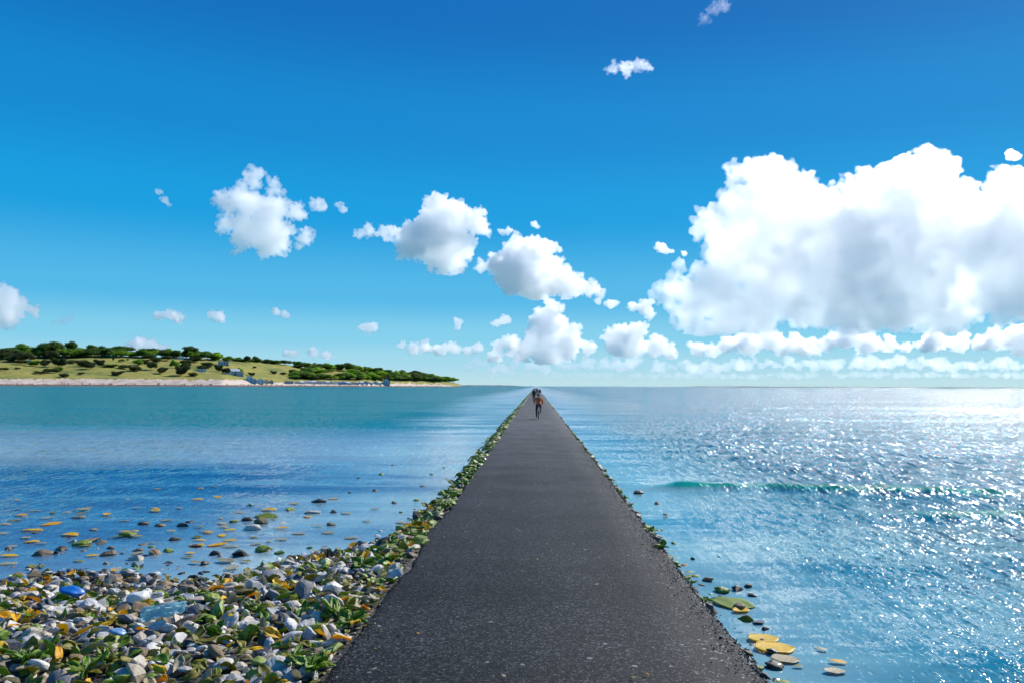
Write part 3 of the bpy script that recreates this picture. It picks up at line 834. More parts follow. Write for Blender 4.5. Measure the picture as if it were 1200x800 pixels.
for i, (px, py, w, c) in enumerate([(38, 621, 22, 'yellow'), (60, 614, 26, 'yellow'), (82, 626, 20, 'yellow'), (10, 651, 20, 'yellow'), (108, 651, 14, 'yellow'), (255, 638, 24, 'yellow'), (260, 627, 16, 'yellow'), (230, 639, 20, 'yellow'), (315, 597, 18, 'yellow'), (223, 648, 10, 'yellow'), (390, 584, 14, 'yellow'),
                           (125, 602, 16, 'yellow'), (97, 597, 18, 'pale'), (92, 605, 20, 'pale'), (78, 600, 12, 'pale'), (40, 598, 14, 'pale'), (55, 607, 14, 'pale'), (6, 614, 16, 'pale'), (25, 603, 16, 'yellow'), (110, 620, 14, 'pale'), (145, 610, 12, 'pale'), (160, 628, 16, 'pale'), (195, 610, 14, 'pale'), (232, 585, 12, 'yellow'), (255, 582, 14, 'yellow'), (270, 640, 18, 'pale'),
                           (300, 637, 14, 'pale'), (330, 632, 14, 'pale'), (350, 625, 16, 'pale'), (385, 624, 16, 'pale'), (373, 616, 14, 'pale'), (412, 630, 16, 'pale'), (360, 605, 12, 'yellow'), (345, 590, 12, 'pale'), (405, 601, 14, 'pale'), (280, 600, 12, 'pale'), (262, 617, 12, 'pale'), (240, 622, 14, 'pale'), (200, 622, 14, 'pale'), (180, 598, 10, 'pale'), (210, 595, 10, 'pale'), (30, 630, 12, 'pale'), (14, 640, 14, 'pale'), (48, 636, 12, 'pale'), (265, 657, 22, 'pale'), (430, 610, 12, 'pale'), (440, 596, 10, 'pale'), (470, 612, 14, 'pale'), (150, 585, 10, 'pale'), (20, 585, 12, 'pale'), (250, 570, 8, 'pale'), (235, 572, 7, 'yellow'), (185, 573, 8, 'pale')]):
    p = ground(px, py, WZ + .01); s = w / F_PX * p.y
    L = FY if c == 'yellow' else FP
    place(q.choice(LEAF[c]), 'leaf', (p.x, p.y, WZ + .02), s * 1.1, (0.03 * q.gauss(0, 1), 0.03 * q.gauss(0, 1), q.gauss(0, .5)), L[0], 'leaf', L[1]).scale.z *= .3
WIDE = {c: [to_mesh(leaf_bm(70 + k, wid=0.72, cup=.12, fold=.06), 'leaf', LM[c], True) for k in range(3)] for c in LM}
for k in range(44):
    px, py = q.uniform(0, 330), 595 + 75 * q.random() ** 1.2
    p = ground(px, py, WZ)
    if shore_z(p.x, p.y) > WZ - .04: continue
    c = q.choice(('yellow', 'pale', 'olive', 'yellow')); L = {'yellow': FY, 'pale': FP, 'olive': ('olive brown leaf floating on the shallow water left of the path', 'olive leaves floating on the left')}[c]
    place(q.choice(LEAF[c]), 'leaf', (p.x, p.y, WZ + .02), q.uniform(.12, .26), (0.03 * q.gauss(0, 1), 0.03 * q.gauss(0, 1), q.gauss(0, .6)), L[0], 'leaf', L[1]).scale.z *= .3
# on the right
for (px, py, w, c, nm, lab) in [(858, 705, 40, 'green', 'leaf', 'large yellow-green leaf against the rocks on the right edge of the path'), (868, 713, 22, 'yellow', 'leaf', 'small yellow leaf tip below the large yellow-green leaf on the right'),
                            (895, 746, 30, 'yellow', 'leaf', 'upper of two broad yellow leaves at the right path edge'), (908, 757, 38, 'yellow', 'leaf', 'lower broad yellow leaf at the right path edge, under another'),
                            (920, 770, 26, 'pale', 'leaf', 'pale orange leaf floating just below the two broad yellow leaves'), (982, 773, 18, 'yellow', 'leaf', 'small yellow leaf floating out on the right-hand water'), (978, 784, 24, 'pale', 'leaf', 'pinkish cream leaf floating on the right-hand water'),
                            (935, 778, 12, 'olive', 'leaf', 'small olive leaf afloat between the yellow leaves and the bottom edge'), (918, 796, 16, 'green', 'leaf', 'green leaf at the bottom corner of the right path edge'), (874, 733, 17, 'olive', 'leaf', 'olive green upright leaf on the right path edge above the yellow ones'), (962, 758, 14, 'pale', 'leaf', 'tiny pale leaf floating above the small yellow one on the right'), (748, 570, 14, 'yellow', 'leaf', 'small yellow-brown leaf by the first rocks at the far right path edge')]:
    p = ground(px, py, WZ + .03); s = w / F_PX * p.y
    tilt = 0.9 if 'upright' in lab else 0.04
    place(WIDE[c][len(lab) % 3] if w > 25 else LEAF[c][len(lab) % 8], nm, (p.x, p.y, WZ + (.10 if tilt > .5 else .02)), s * (1.3 if w > 25 else 1.1), (tilt, 0.05, q.gauss(0, .3)), lab, 'leaf').scale.z *= (1 if tilt > .5 else .35)
for (px, py, w, c) in [(846, 693, 20, 'mossy'), (864, 691, 20, 'wet'), (877, 687, 12, 'brown'), (882, 698, 14, 'wet'), (866, 713, 20, 'brown'), (888, 730, 18, 'slate'), (897, 737, 14, 'wet'), (748, 578, 12, 'wet'), (775, 572, 10, 'brown'), (780, 604, 12, 'brown'), (812, 655, 9, 'wet'), (770, 590, 10, 'wet'), (905, 765, 18, 'wet'), (895, 752, 16, 'wet'), (908, 782, 22, 'wet'), (830, 680, 14, 'brown')]:
    p = ground(px, py, WZ); s = w / F_PX * p.y
    place(q.choice(STONE[c]), 'stone', (p.x, p.y, WZ + s * .10), s * .72, (q.gauss(0, .2), q.gauss(0, .2), q.uniform(0, 6)), 'wet stone lying in the water just off the right path edge', 'stone', 'wet stones in the water off the right path edge')

for k in range(60):                              # small stones scattered off the right edge, thinning outwards
    Yv = 6.4 + 16 * q.random() ** 1.4; X = PXR + .12 + abs(q.gauss(0, .22)); z = max(shore_z(X, Yv), WZ - .02)
    c = q.choice(('wet', 'brown', 'mossy', 'mossy', 'wet')); s_ = q.uniform(.05, .12)
    place(q.choice(STONE[c]), 'rock', (X, Yv, z + s_ * .1), s_, rot_any(.3), RM[0] if c == 'mossy' else RL[0], 'rock', RM[1] if c == 'mossy' else RL[1])
# odd finds among the shingle
def find_at(px, py, dz=0.10):
    p = ground(px, py, -0.10); return Vector((p.x, p.y, shore_z(p.x, p.y) + dz))
bl = simple_mat('blue_plastic', (.01, .16, .55), 0.35, 0.15)
aq = simple_mat('aqua_plastic', (.55, .78, .82), 0.3, 0.15)
wh = simple_mat('white_shell', (.75, .74, .72), 0.4, 0.1)
me = to_mesh(rounded_bm(77, 0.62), 'plastic_scrap', bl, True)
place(me, 'plastic_scrap', find_at(84, 697, .12), 0.19, (0, .2, .2), 'bright blue plastic scrap lying on the shingle near the water', 'litter')
bmw = bmesh.new()                                # crumpled wrapper
G = 14
vv = [[bmw.verts.new((i / G - .5, (j / G - .5) * .45, .09 * noise.noise(Vector((i * .5, j * .5, 3))) + .07 * noise.noise(Vector((i * .19, j * .3, 7))))) for j in range(G + 1)] for i in range(G + 1)]
for i in range(G):
    for j in range(G): bmw.faces.new((vv[i][j], vv[i + 1][j], vv[i + 1][j + 1], vv[i][j + 1]))
bmesh.ops.solidify(bmw, geom=bmw.faces[:], thickness=0.012)
me = to_mesh(bmw, 'wrapper', aq)
place(me, 'wrapper', find_at(190, 742, .17), 0.40, (.45, -.15, .25), 'crumpled pale aqua wrapper lying on the shingle', 'litter')
me = to_mesh(rounded_bm(31, 0.8), 'shell', wh, True)
place(me, 'shell', find_at(162, 700, .11), 0.17, (0, 0, .7), 'rounded white shell on the shingle below the water line', 'shell')
me = to_mesh(rounded_bm(79, 0.5), 'plastic_scrap', simple_mat('pale_blue_plastic', (.18, .34, .55), .35), True)
place(me, 'plastic_scrap', find_at(138, 762, .12), 0.11, (0, .2, .2), 'small dull blue plastic scrap low in the shingle', 'litter')

# weeds: leafy plants rooted where the shingle meets the path
def weed_bm(seed, n=14, L=0.22, wid=0.34, rise=0.5):
    qq = random.Random(seed); bm = bmesh.new()
    for k in range(n):
        b2 = leaf_bm(seed * 31 + k, wid=wid * qq.uniform(.8, 1.2), cup=.35, fold=.2)
        tmp = bpy.data.meshes.new('t'); b2.to_mesh(tmp); b2.free()
        nv0 = len(bm.verts); bm.from_mesh(tmp); bpy.data.meshes.remove(tmp)
        bm.verts.ensure_lookup_table()
        l = L * qq.uniform(.6, 1.15); el = qq.uniform(.1, 1.0) * rise + .1; az = 2 * PI * k / n + qq.uniform(-.4, .4)
        M = Matrix.Rotation(az, 4, 'Z') @ Matrix.Rotation(-el, 4, 'Y') @ Matrix.Translation((l * .52, 0, 0)) @ Matrix.Diagonal((l, l, l, 1)) @ Matrix.Rotation(qq.uniform(-.5, .5), 4, 'X')
        bmesh.ops.transform(bm, matrix=M, verts=bm.verts[nv0:])
    bm_tube(bm, (0, 0, -0.08), (0, 0, 0.03), .012, .006, 6)
    return bm
WEED = [to_mesh(weed_bm(3 + k, n=10 + 3 * k, wid=.30 + .05 * k), 'weed', LM['green'], True) for k in range(4)]
def weed(px, py, s, lab, group=None, z=-0.05):
    p = ground(px, py, z)
    o = place(WEED[q.randrange(4)], 'weed', (p.x, p.y, max(shore_z(p.x, p.y), -.13 if p.x < PXL else -0.02) + .05), s * .66, (q.gauss(0, .1), q.gauss(0, .1), q.uniform(0, 6)), lab, 'plant', group)
for (px, py, s, lab) in [(100, 795, 1.5, 'broad-leaved green weed growing in the shingle at the bottom left'), (30, 780, 1.1, 'yellowish green weed near the bottom left corner'), (125, 780, 1.0, 'green weed just right of the broad-leaved one at the bottom'),
                         (424, 668, 1.2, 'green weed by the path edge, farthest up the beach'), (452, 660, 1.3, 'bushy green weed overhanging the path edge beside the water'), (458, 640, 1.0, 'green weed at the corner where the water meets the path edge'),
                         (395, 725, 1.5, 'wide bright green weed spreading flat toward the path edge'), (410, 735, 1.1, 'bright green weed touching the asphalt below the flat spreading one'), (362, 790, 1.2, 'small-leaved green weed at the bottom of the path edge'), (377, 780, .9, 'pale green weed creeping onto the asphalt near the bottom'),
                         (345, 778, 1.1, 'green weed among large pale stones at the bottom of the beach'), (300, 720, 1.0, 'green weed tuft alone among stones in the middle of the beach'), (250, 745, .9, 'low green weed left of the middle tuft on the beach')]:
    weed(px, py, s, lab)
EW = ('green weed growing on the left path edge beside the water', 'weeds along the left path edge')
for k in range(26):
    Yw = 12 + k * 1.15 + q.uniform(-.4, .4)
    X = PXL - q.uniform(0.0, .35)
    place(WEED[k % 4], 'weed', (X, Yw, shore_z(X, Yw) + .05), q.uniform(.5, .9), (0, 0, q.uniform(0, 6)), EW[0], 'plant', EW[1])
RW_ = ('green weed growing on the right path edge above the water', 'weeds along the right path edge')
for k in range(24):
    Yw = 9 + k * 1.5 + q.uniform(-.6, .6); X = PXR + q.uniform(-.02, .16)
    place(WEED[k % 4], 'weed', (X, Yw, shore_z(X, Yw) + .03), q.uniform(.3, .6), (0, 0, q.uniform(0, 6)), RW_[0], 'plant', RW_[1])
# little leaves blown onto the asphalt
BL = ('tiny yellow-green leaf blown onto the dark asphalt', 'tiny leaves on the asphalt')
for (px, py) in [(430, 727), (428, 733), (407, 744), (402, 757), (392, 767), (425, 742), (380, 790), (370, 795), (395, 793), (653, 711), (490, 742), (470, 741), (448, 740), (560, 670), (612, 669), (758, 790), (742, 794), (520, 785), (440, 760), (590, 792), (486, 692), (700, 684), (672, 637), (516, 700), (630, 655)]:
    p = ground(px, py, 0.012)
    place(q.choice(LEAF[q.choice(('olive', 'yellow', 'pale', 'green'))]), 'leaf', (p.x, p.y, .018), q.uniform(.025, .045), (q.gauss(0, .15), q.gauss(0, .15), q.uniform(0, 6)), BL[0], 'leaf', BL[1])
# ------------------------------------------------------------------ the green headland on the left
q = random.Random(21)
RIDGE = [(-80, 419), (0, 418), (60, 417), (100, 416), (150, 417), (200, 418), (250, 420), (300, 423), (350, 428), (400, 431), (450, 434), (490, 438), (515, 443), (530, 448), (540, 450.5)]
CLIFF = [(-80, 8.5), (180, 8.5), (290, 8), (330, 5.5), (480, 4), (520, 3), (540, 1)]
def ridge_px(x): return float(np.interp(x, [a for a, _ in RIDGE], [b for _, b in RIDGE]))
def cliff_px(x): return float(np.interp(x, [a for a, _ in CLIFF], [b for _, b in CLIFF]))
def shoreY(x): return float(np.interp(x, [-80, 0, 260, 420, 540], [950, 1000, 1150, 1450, 1900]))
def depthY(x): return float(np.interp(x, [-80, 300, 450, 540], [330, 330, 260, 60]))
def coast(px, t):
    """point on the headland: column px of the shore line as photographed, t = 0 at the water, 1 at the ridge"""
    Y = shoreY(px) + t * depthY(px)
    base = at(px, 450.0, Y)
    # height above the sea
    Yr = shoreY(px) + depthY(px)
    zr = max(3.0, at(px, ridge_px(px), Yr).z)
    zc = max(2.6, cliff_px(px) / F_PX * shoreY(px))
    if t < 0: z = WZ + t * 60
    elif t < 0.05: z = WZ + t / 0.05 * 2.4
    elif t < 0.10: z = WZ + 2.4 + (zc - 2.4) * ((t - 0.05) / 0.05) ** 0.8
    elif t <= 1:
        u = (t - 0.10) / 0.90
        z = WZ + zc + (zr - zc) * (0.72 * u + 0.28 * sin(u * PI / 2))
    else: z = zr - (t - 1) * 40
    nz = noise.fractal(Vector((base.x * 0.012, Y * 0.012, 3.0)), 1.0, 2.0, 4)
    z += nz * (2.6 * min(1.0, max(0.0, (t - 0.1) * 5)) + (1.2 if 0.05 < t < 0.14 else 0))
    return Vector((base.x, Y, z))
def grass_mat():
    t = NT('hill_grass'); P = t.pos()
    a = t.noise(t.mapping(P, (.012, .012, .03)), 1.0, 6, 0.62)
    b = t.noise(t.mapping(P, (.10, .10, .2)), 1.0, 4, 0.65)
    col = t.ramp(a, [(0.30, (.12, .17, .02)), (0.45, (.29, .28, .035)), (0.6, (.36, .31, .045)), (0.75, (.17, .21, .025))])
    col = t.mix(t.mapr(b, .45, .7, 0, .65), col, (.08, .105, .02))
    t.pbr(color=col, rough=0.9, normal=t.bump(b, .6, 1.2))
    return t.done()
def sand_mat():
    t = NT('cliff_sand'); P = t.pos()
    a = t.noise(t.mapping(P, (.08, .02, .25)), 1.0, 6, 0.7)
    col = t.ramp(a, [(0.3, (.42, .29, .20)), (0.5, (.66, .52, .42)), (0.7, (.75, .66, .58))])
    t.pbr(color=col, rough=0.9, normal=t.bump(a, .8, 1.0))
    return t.done()
def tide_mat():
    t = NT('tide_line'); P = t.pos()
    a = t.noise(t.mapping(P, (.35, .1, .3)), 1.0, 4, 0.7)
    col = t.ramp(a, [(0.35, (.05, .03, .018)), (0.5, (.13, .075, .045)), (0.65, (.30, .20, .13))])
    t.pbr(color=col, rough=0.8)
    return t.done()
def headland():
    pxs = np.arange(-80, 541, 1.5)
    ts = np.concatenate([np.array([-0.05, -0.01]), np.arange(0, 0.16, 0.008), np.arange(0.16, 1.02, 0.02), np.array([1.1, 1.3])])
    V = [coast(float(x), float(t_)) for t_ in ts for x in pxs]
    nx, ny = len(pxs), len(ts)
    i = np.arange(nx * ny).reshape(ny, nx)
    f = np.stack([i[:-1, :-1].ravel(), i[:-1, 1:].ravel(), i[1:, 1:].ravel(), i[1:, :-1].ravel()], 1)
    o = mesh_np('hills', np.array([tuple(v) for v in V]), f, [grass_mat(), sand_mat(), tide_mat()], True)
    mi = np.zeros(len(o.data.polygons), np.int32)
    for p in o.data.polygons:
        k = p.index; r, c = divmod(k, nx - 1); t_ = ts[r]; x = pxs[c]
        n1 = noise.noise(Vector((x * 0.16, 0, 1))) * 0.022 + noise.noise(Vector((x * 0.5, t_ * 60, 2))) * 0.022
        if t_ < 0.045 + n1 * .5: mi[k] = 2
        elif t_ < (0.098 if x < 300 else 0.085) + n1 and x < 535: mi[k] = 1
        if x > 455 and t_ > 0.03 and noise.noise(Vector((x * 0.22, t_ * 14, 5))) > 0.28 and t_ < .35: mi[k] = 1
    o.data.polygons.foreach_set('material_index', mi)
    tag(o, kind='structure')
headland()
def land_strip(name, px0, px1, Y, h_px, seed):
    V = []; s = Y / F_PX
    xs = np.arange(px0, px1 + 1, 4.0)
    for row in range(3):
        for x in xs:
            p = at(float(x), 452, Y)
            edge = min(1, (x - px0) / 25, (px1 - x) / 25)
            h = max(0.02, edge) * h_px * s * (0.8 + 0.5 * noise.noise(Vector((x * .02, seed, 0))) + 0.25 * noise.noise(Vector((x * .15, seed, 0))))
            V.append((p.x, p.y + row * Y * .02, (WZ - 4, h, WZ - 4)[row]))
    nx = len(xs); i = np.arange(nx * 3).reshape(3, nx)
    f = np.stack([i[:-1, :-1].ravel(), i[:-1, 1:].ravel(), i[1:, 1:].ravel(), i[1:, :-1].ravel()], 1)
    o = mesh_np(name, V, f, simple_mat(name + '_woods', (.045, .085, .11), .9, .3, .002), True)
    tag(o, kind='structure')
land_strip('distant_land', 520, 618, 9000, 1.6, 1)
land_strip('distant_land', 800, 1230, 15000, 1.2, 2)
land_strip('distant_land', 985, 1012, 14500, 2.2, 3)

# ---- trees
def foliage_mat(name, lo, hi):
    t = NT(name)
    r = t.n('ShaderNodeNewGeometry').outputs['Random Per Island']; ob = t.n('ShaderNodeObjectInfo').outputs['Random']
    col = t.ramp(t.math('FRACT', t.math('ADD', r, t.math('MULTIPLY', ob, .37))), [(0, lo), (0.6, tuple((a + b) / 2 for a, b in zip(lo, hi))), (1, hi)])
    k = t.mapr(ob, 0, 1, .75, 1.25)
    col = t.mix(1.0, col, t.n('ShaderNodeCombineColor', inp={0: k, 1: k, 2: k}).outputs[0], 'MULTIPLY')
    b = t.pbr(color=col, rough=0.7)
    tl = t.n('ShaderNodeBsdfTranslucent', inp={'Color': col})
    mx = t.n('ShaderNodeMixShader', inp={0: 0.6, 1: b.outputs[0], 2: tl.outputs[0]})
    t.t.links.new(mx.outputs[0], t.out.inputs['Surface'])
    return t.done()
FM = {'dark': foliage_mat('dark_foliage', (.05, .12, .014), (.14, .25, .03)), 'mid': foliage_mat('mid_foliage', (.10, .24, .014), (.24, .42, .035)),
      'bright': foliage_mat('bright_foliage', (.20, .40, .016), (.38, .60, .04)), 'grey': foliage_mat('grey_green_foliage', (.07, .11, .05), (.15, .20, .10)), 'scrub': foliage_mat('scrub_foliage', (.045, .07, .02), (.11, .14, .035))}
BARK = simple_mat('bark', (.11, .08, .055), .9, .3, 1.0)
def crown_mesh(seed, n_lobe, shape, mat):
    """crown about 1 wide, base at z=0: many leaf clumps spread over lobes"""
    qq = random.Random(seed); V = []; Fq = []
    lobes = []
    for _ in range(n_lobe):
        a = qq.uniform(0, 2 * PI); r = 0.34 * sqrt(qq.random())
        z = qq.uniform(0.35, 0.72) if shape != 'flat' else qq.uniform(0.45, 0.62)
        lobes.append((Vector((r * cos(a), r * sin(a), z * (1 - 0.5 * r))), qq.uniform(.15, .25)))
    lobes.append((Vector((0, 0, .5)), .28))
    for c, R in lobes:
        for _ in range(int(230 * R / .2)):
            d = Vector((qq.gauss(0, 1), qq.gauss(0, 1), qq.gauss(0, 1))).normalized()
            p = c + Vector((d.x, d.y, d.z * .8)) * R * qq.uniform(.62, 1.06)
            if p.z < 0.02: p.z = 0.02 + qq.random() * .05
            s = qq.uniform(.018, .042)
            u = d.orthogonal().normalized(); u.rotate(Matrix.Rotation(qq.uniform(0, 6.28), 3, d)); 
            w = (d.cross(u) + d * qq.uniform(-.5, .5)).normalized()
            b = len(V)
            V += [p - u * s, p - w * s * .7, p + u * s, p + w * s * .7 + d * s * .4]
            Fq.append((b, b + 1, b + 2, b + 3))
        # solid dark heart of the lobe so that the sky does not show right through
        bm = bmesh.new(); bmesh.ops.create_icosphere(bm, subdivisions=2, radius=R * .66)
        b = len(V)
        for v in bm.verts:
            V.append(c + Vector((v.co.x, v.co.y, v.co.z * .8)) * (1 + .25 * noise.noise(v.co * 9 / R * .2 + c * 7)))
        for f in bm.faces:
            i = [b + v.index for v in f.verts]; Fq.append((i[0], i[1], i[2], i[2]))
        bm.free()
    me = bpy.data.meshes.new('crown')
    me.from_pydata([tuple(v) for v in V], [], [tuple(dict.fromkeys(f)) for f in Fq]); me.update(); me.materials.append(mat)
    return me
CROWN = {k: [crown_mesh(i * 7 + j, 7 + j, 'flat' if j == 3 else 'dome', FM[k]) for j in range(4)] for i, k in enumerate(FM)}
def trunk_mesh(seed):
    bm = bmesh.new(); qq = random.Random(seed)
    bm_tube(bm, (0, 0, -.06), (qq.uniform(-.02, .02), 0, .55), .035, .018, 7)
    for k in range(5):
        a = k * 1.3 + qq.random(); bm_tube(bm, (0, 0, .22 + .05 * k), (.26 * cos(a), .26 * sin(a), .48 + .05 * k), .014, .005, 5)
    me = bpy.data.meshes.new('trunk'); bm.to_mesh(me); bm.free(); me.materials.append(BARK); return me
TRUNK = [trunk_mesh(k) for k in range(3)]
def tree(p, w, h, kind, lab, group=None, lift=0.16, var=None):
    e = empty('tree', p, q.uniform(0, 6.28)); tag(e, lab, 'tree', group)
    c = bpy.data.objects.new('crown', CROWN[kind][q.randrange(4) if var is None else var]); link(c, e)
    c.scale = (w, w, h * (1 - lift) / .86); c.location = (0, 0, h * lift)
    t_ = bpy.data.objects.new('trunk', TRUNK[q.randrange(3)]); link(t_, e); t_.scale = (h * .7, h * .7, h * .9)
def bush(p, w, h, kind, lab, group=None):
    o = bpy.data.objects.new('bush', CROWN[kind][q.randrange(3)]); link(o); o.location = p - Vector((0, 0, h * .12)); o.scale = (w, w * .8, h / .84); o.rotation_euler = (0, 0, q.choice((0, PI)) + q.uniform(-.3, .3))
    tag(o, lab, 'bush', group)
def coast_at_row(px, py):
    lo, hi = 0.09, 1.0
    for _ in range(26):
        m = (lo + hi) / 2; P_ = coast(px, m); d = (P_ - EYE); 
        row = project(P_)[1]
        if row > py: lo = m
        else: hi = m
    return coast(px, (lo + hi) / 2)
CAMINV = CAMROT.inverted()
def project(P_):
    d = CAMINV @ (P_ - EYE); return (600 - d.x / d.z * F_PX, 400 + d.y / d.z * F_PX)
def m_px(p): return p.y / F_PX

# ridge-top trees: (px, top y, width px, base y, kind, look)
RT = [(2, 408, 26, 422, 'mid'), (14, 405, 24, 421, 'dark'), (26, 401, 30, 420, 'mid'), (40, 405, 22, 420, 'dark'), (50, 408, 20, 420, 'mid'), (62, 397, 30, 418, 'dark'), (60, 407, 24, 420, 'mid'), (74, 408, 22, 420, 'bright'), (84, 398, 16, 417, 'dark'), (82, 409, 20, 420, 'bright'),
      (94, 408, 20, 420, 'mid'), (104, 407, 18, 419, 'dark'), (110, 402, 17, 417, 'dark'), (114, 410, 16, 420, 'bright'), (122, 405, 16, 418, 'mid'), (130, 410, 16, 419, 'mid'), (141, 404, 24, 418, 'dark'), (150, 410, 18, 420, 'bright'), (158, 412, 22, 420, 'bright'), (170, 411, 16, 420, 'mid'), (181, 407, 18, 419, 'grey'), (193, 407, 18, 419, 'mid'), (203, 409, 14, 419, 'dark'),
      (222, 404, 22, 418, 'dark'), (214, 411, 16, 420, 'mid'), (233, 410, 18, 420, 'mid'), (242, 410, 20, 420, 'dark'), (252, 414, 18, 422, 'mid'), (276, 418, 16, 425, 'mid'), (288, 416, 9, 423, 'dark'), (287, 420, 18, 426, 'dark'), (298, 416, 9, 424, 'dark'), (299, 421, 16, 427, 'mid'), (312, 420, 14, 427, 'dark'), (322, 421, 14, 428, 'mid'), (334, 421, 14, 428, 'dark'), (348, 422, 14, 429, 'dark'), (360, 424, 14, 431, 'mid'), (268, 417, 14, 425, 'bright')]
for k, (px, ty, w, by, kind) in enumerate(RT):
    p = coast(px, 0.93 + 0.07 * q.random() if by - ty > 12 else 0.86 + .1 * q.random())
    row = project(p)[1]
    hpx = max(5.0, row - ty + .5)
    mp = m_px(p)
    look = {'dark': 'dark green', 'mid': 'mid green', 'bright': 'bright yellowish green', 'grey': 'greyish green'}[kind]
    size = 'broad domed' if w >= 22 else ('tall narrow' if hpx > w * .95 else 'rounded')
    zone = 'at the left end of the ridge' if px < 35 else 'behind the white lookout hut' if px < 60 else 'in the tree line above the open meadow' if px < 160 else 'beside the white cottages on the ridge' if px < 260 else 'along the lower ridge above the golden slope'
    lab = f'{look} {size} tree {zone}'
    tree(p - Vector((0, 0, 1.5 * mp)), w * mp * 1.22, (hpx + 1.5) * mp, kind, lab, lab.replace(' tree ', ' trees '), 0.03 if not (px in (141, 181)) else 0.3, 3 if px in (141, 62) else None)
# hedge-like filler trees under the ridge line
for k in range(74):
    px = q.uniform(-10, 262); 
    if 150 < px < 165: continue
    p = coast(px, 0.86 + .12 * q.random()); mp = m_px(p); kind = q.choice(('mid', 'dark', 'bright', 'mid'))
    lab = {'mid': 'low mid green tree filling the foot of the ridge tree line', 'dark': 'low dark tree filling the foot of the ridge tree line', 'bright': 'low bright green tree filling the foot of the ridge tree line'}[kind]
    tree(p, q.uniform(15, 22) * mp, q.uniform(8.5, 12.5) * mp, kind, lab, lab.replace(' tree ', ' trees '), .0)
# scrub on the slope: (px, centre y, w px, h px)
SB = [(6, 414, 34, 13), (28, 418, 28, 11), (10, 420, 16, 7), (26, 424, 18, 6), (40, 425, 14, 7), (52, 424.5, 13, 9), (66, 424, 17, 10), (59, 415, 20, 11), (72, 425, 10, 8), (84, 423, 16, 4), (97, 425, 18, 9), (104, 427, 14, 9), (115, 425, 12, 8), (130, 428, 18, 4), (145, 429, 16, 5), (158, 431, 16, 7), (160, 424, 13, 7), (168, 424, 9, 6), (178, 428, 13, 10), (190, 433, 14, 8), (203, 426, 12, 9), (217, 424, 16, 6), (214, 434, 16, 11), (217, 428, 13, 8), (238, 430, 18, 6), (255, 431, 10, 8), (264, 434, 11, 8), (60, 434, 20, 6), (68, 432, 13, 5), (3, 432, 14, 4), (95, 437, 10, 3), (138, 437, 14, 5), (75, 439, 12, 5), (226, 438, 12, 5), (45, 436, 14, 3), (20, 431, 8, 2.5), (20, 419, 24, 8), (173, 418, 18, 7), (182, 421, 14, 6), (194, 419, 14, 6), (243, 426, 16, 5), (229, 421, 14, 6), (298, 430, 5, 3), (320, 436, 8, 3.5), (332, 437, 8, 3), (342, 435, 9, 6), (355, 436, 8, 5), (294, 438, 8, 4), (281, 434, 8, 7), (350, 429, 12, 4), (142, 422, 8, 3.5), (149, 421, 4, 2), (132, 420, 3, 5)]
for (px, cy_, w, h) in SB:
    p = coast_at_row(px, cy_ + h / 2); mp = m_px(p)
    kind = 'scrub' if q.random() < .8 else 'mid'
    zone = 'near the white lookout hut' if px < 60 else 'on the open meadow above the sandy cliff' if px < 150 else 'below the white cottages' if px < 260 else 'on the golden slope above the beach houses'
    lab = f"{'large' if w > 15 else 'small'} {'low spreading' if w > 2.6 * h else 'rounded'} {'dark' if kind == 'scrub' else 'green'} bush {zone}"
    bush(p, w * mp * 1.2, h * mp * 1.3, kind, lab, lab.replace(' bush ', ' bushes '))
# wooded right half of the headland
for k in range(255):
    px = q.uniform(345, 533); t_ = q.random()
    if k < 60: t_ = q.uniform(.85, 1.0)
    y0 = ridge_px(px); yb = 450 - cliff_px(px) - 1
    py = y0 + 1 + (yb - y0) * (1 - t_) if t_ < .85 else y0 + 1
    if 374 < px < 402 and 434 < py < 440 and q.random() < .8: continue
    if 455 < px < 478 and 434 < py < 439 and q.random() < .7: continue
    p = coast_at_row(px, min(py + 2, yb)); mp = m_px(p); sc = np.interp(px, [345, 480, 533], [1, .95, .75])
    kind = q.choice(('dark', 'mid', 'mid', 'dark', 'scrub', 'mid', 'bright'))
    look = {'dark': 'dark green', 'mid': 'mid green', 'scrub': 'brownish green', 'bright': 'bright green'}[kind]
    zone = 'on the wooded hill behind the row of beach houses' if px < 455 else 'on the low wooded tip of the headland'
    if k % 3 == 2:
        lab = f"{look} bush {zone}"
        bush(p, q.uniform(10, 17) * mp * sc, q.uniform(4, 6.5) * mp * sc, kind, lab, lab.replace(' bush ', ' bushes '))
    else:
        lab = f"{look} rounded tree {zone}"
        tree(p, q.uniform(13, 21) * mp * sc, q.uniform(5.5, 9) * mp * sc, kind, lab, lab.replace(' tree ', ' trees '), .0)
p = coast_at_row(407, 435); tree(p, 20 * m_px(p), 12 * m_px(p), 'dark', 'largest dark domed tree on the hill above the row of beach houses', None, .08)

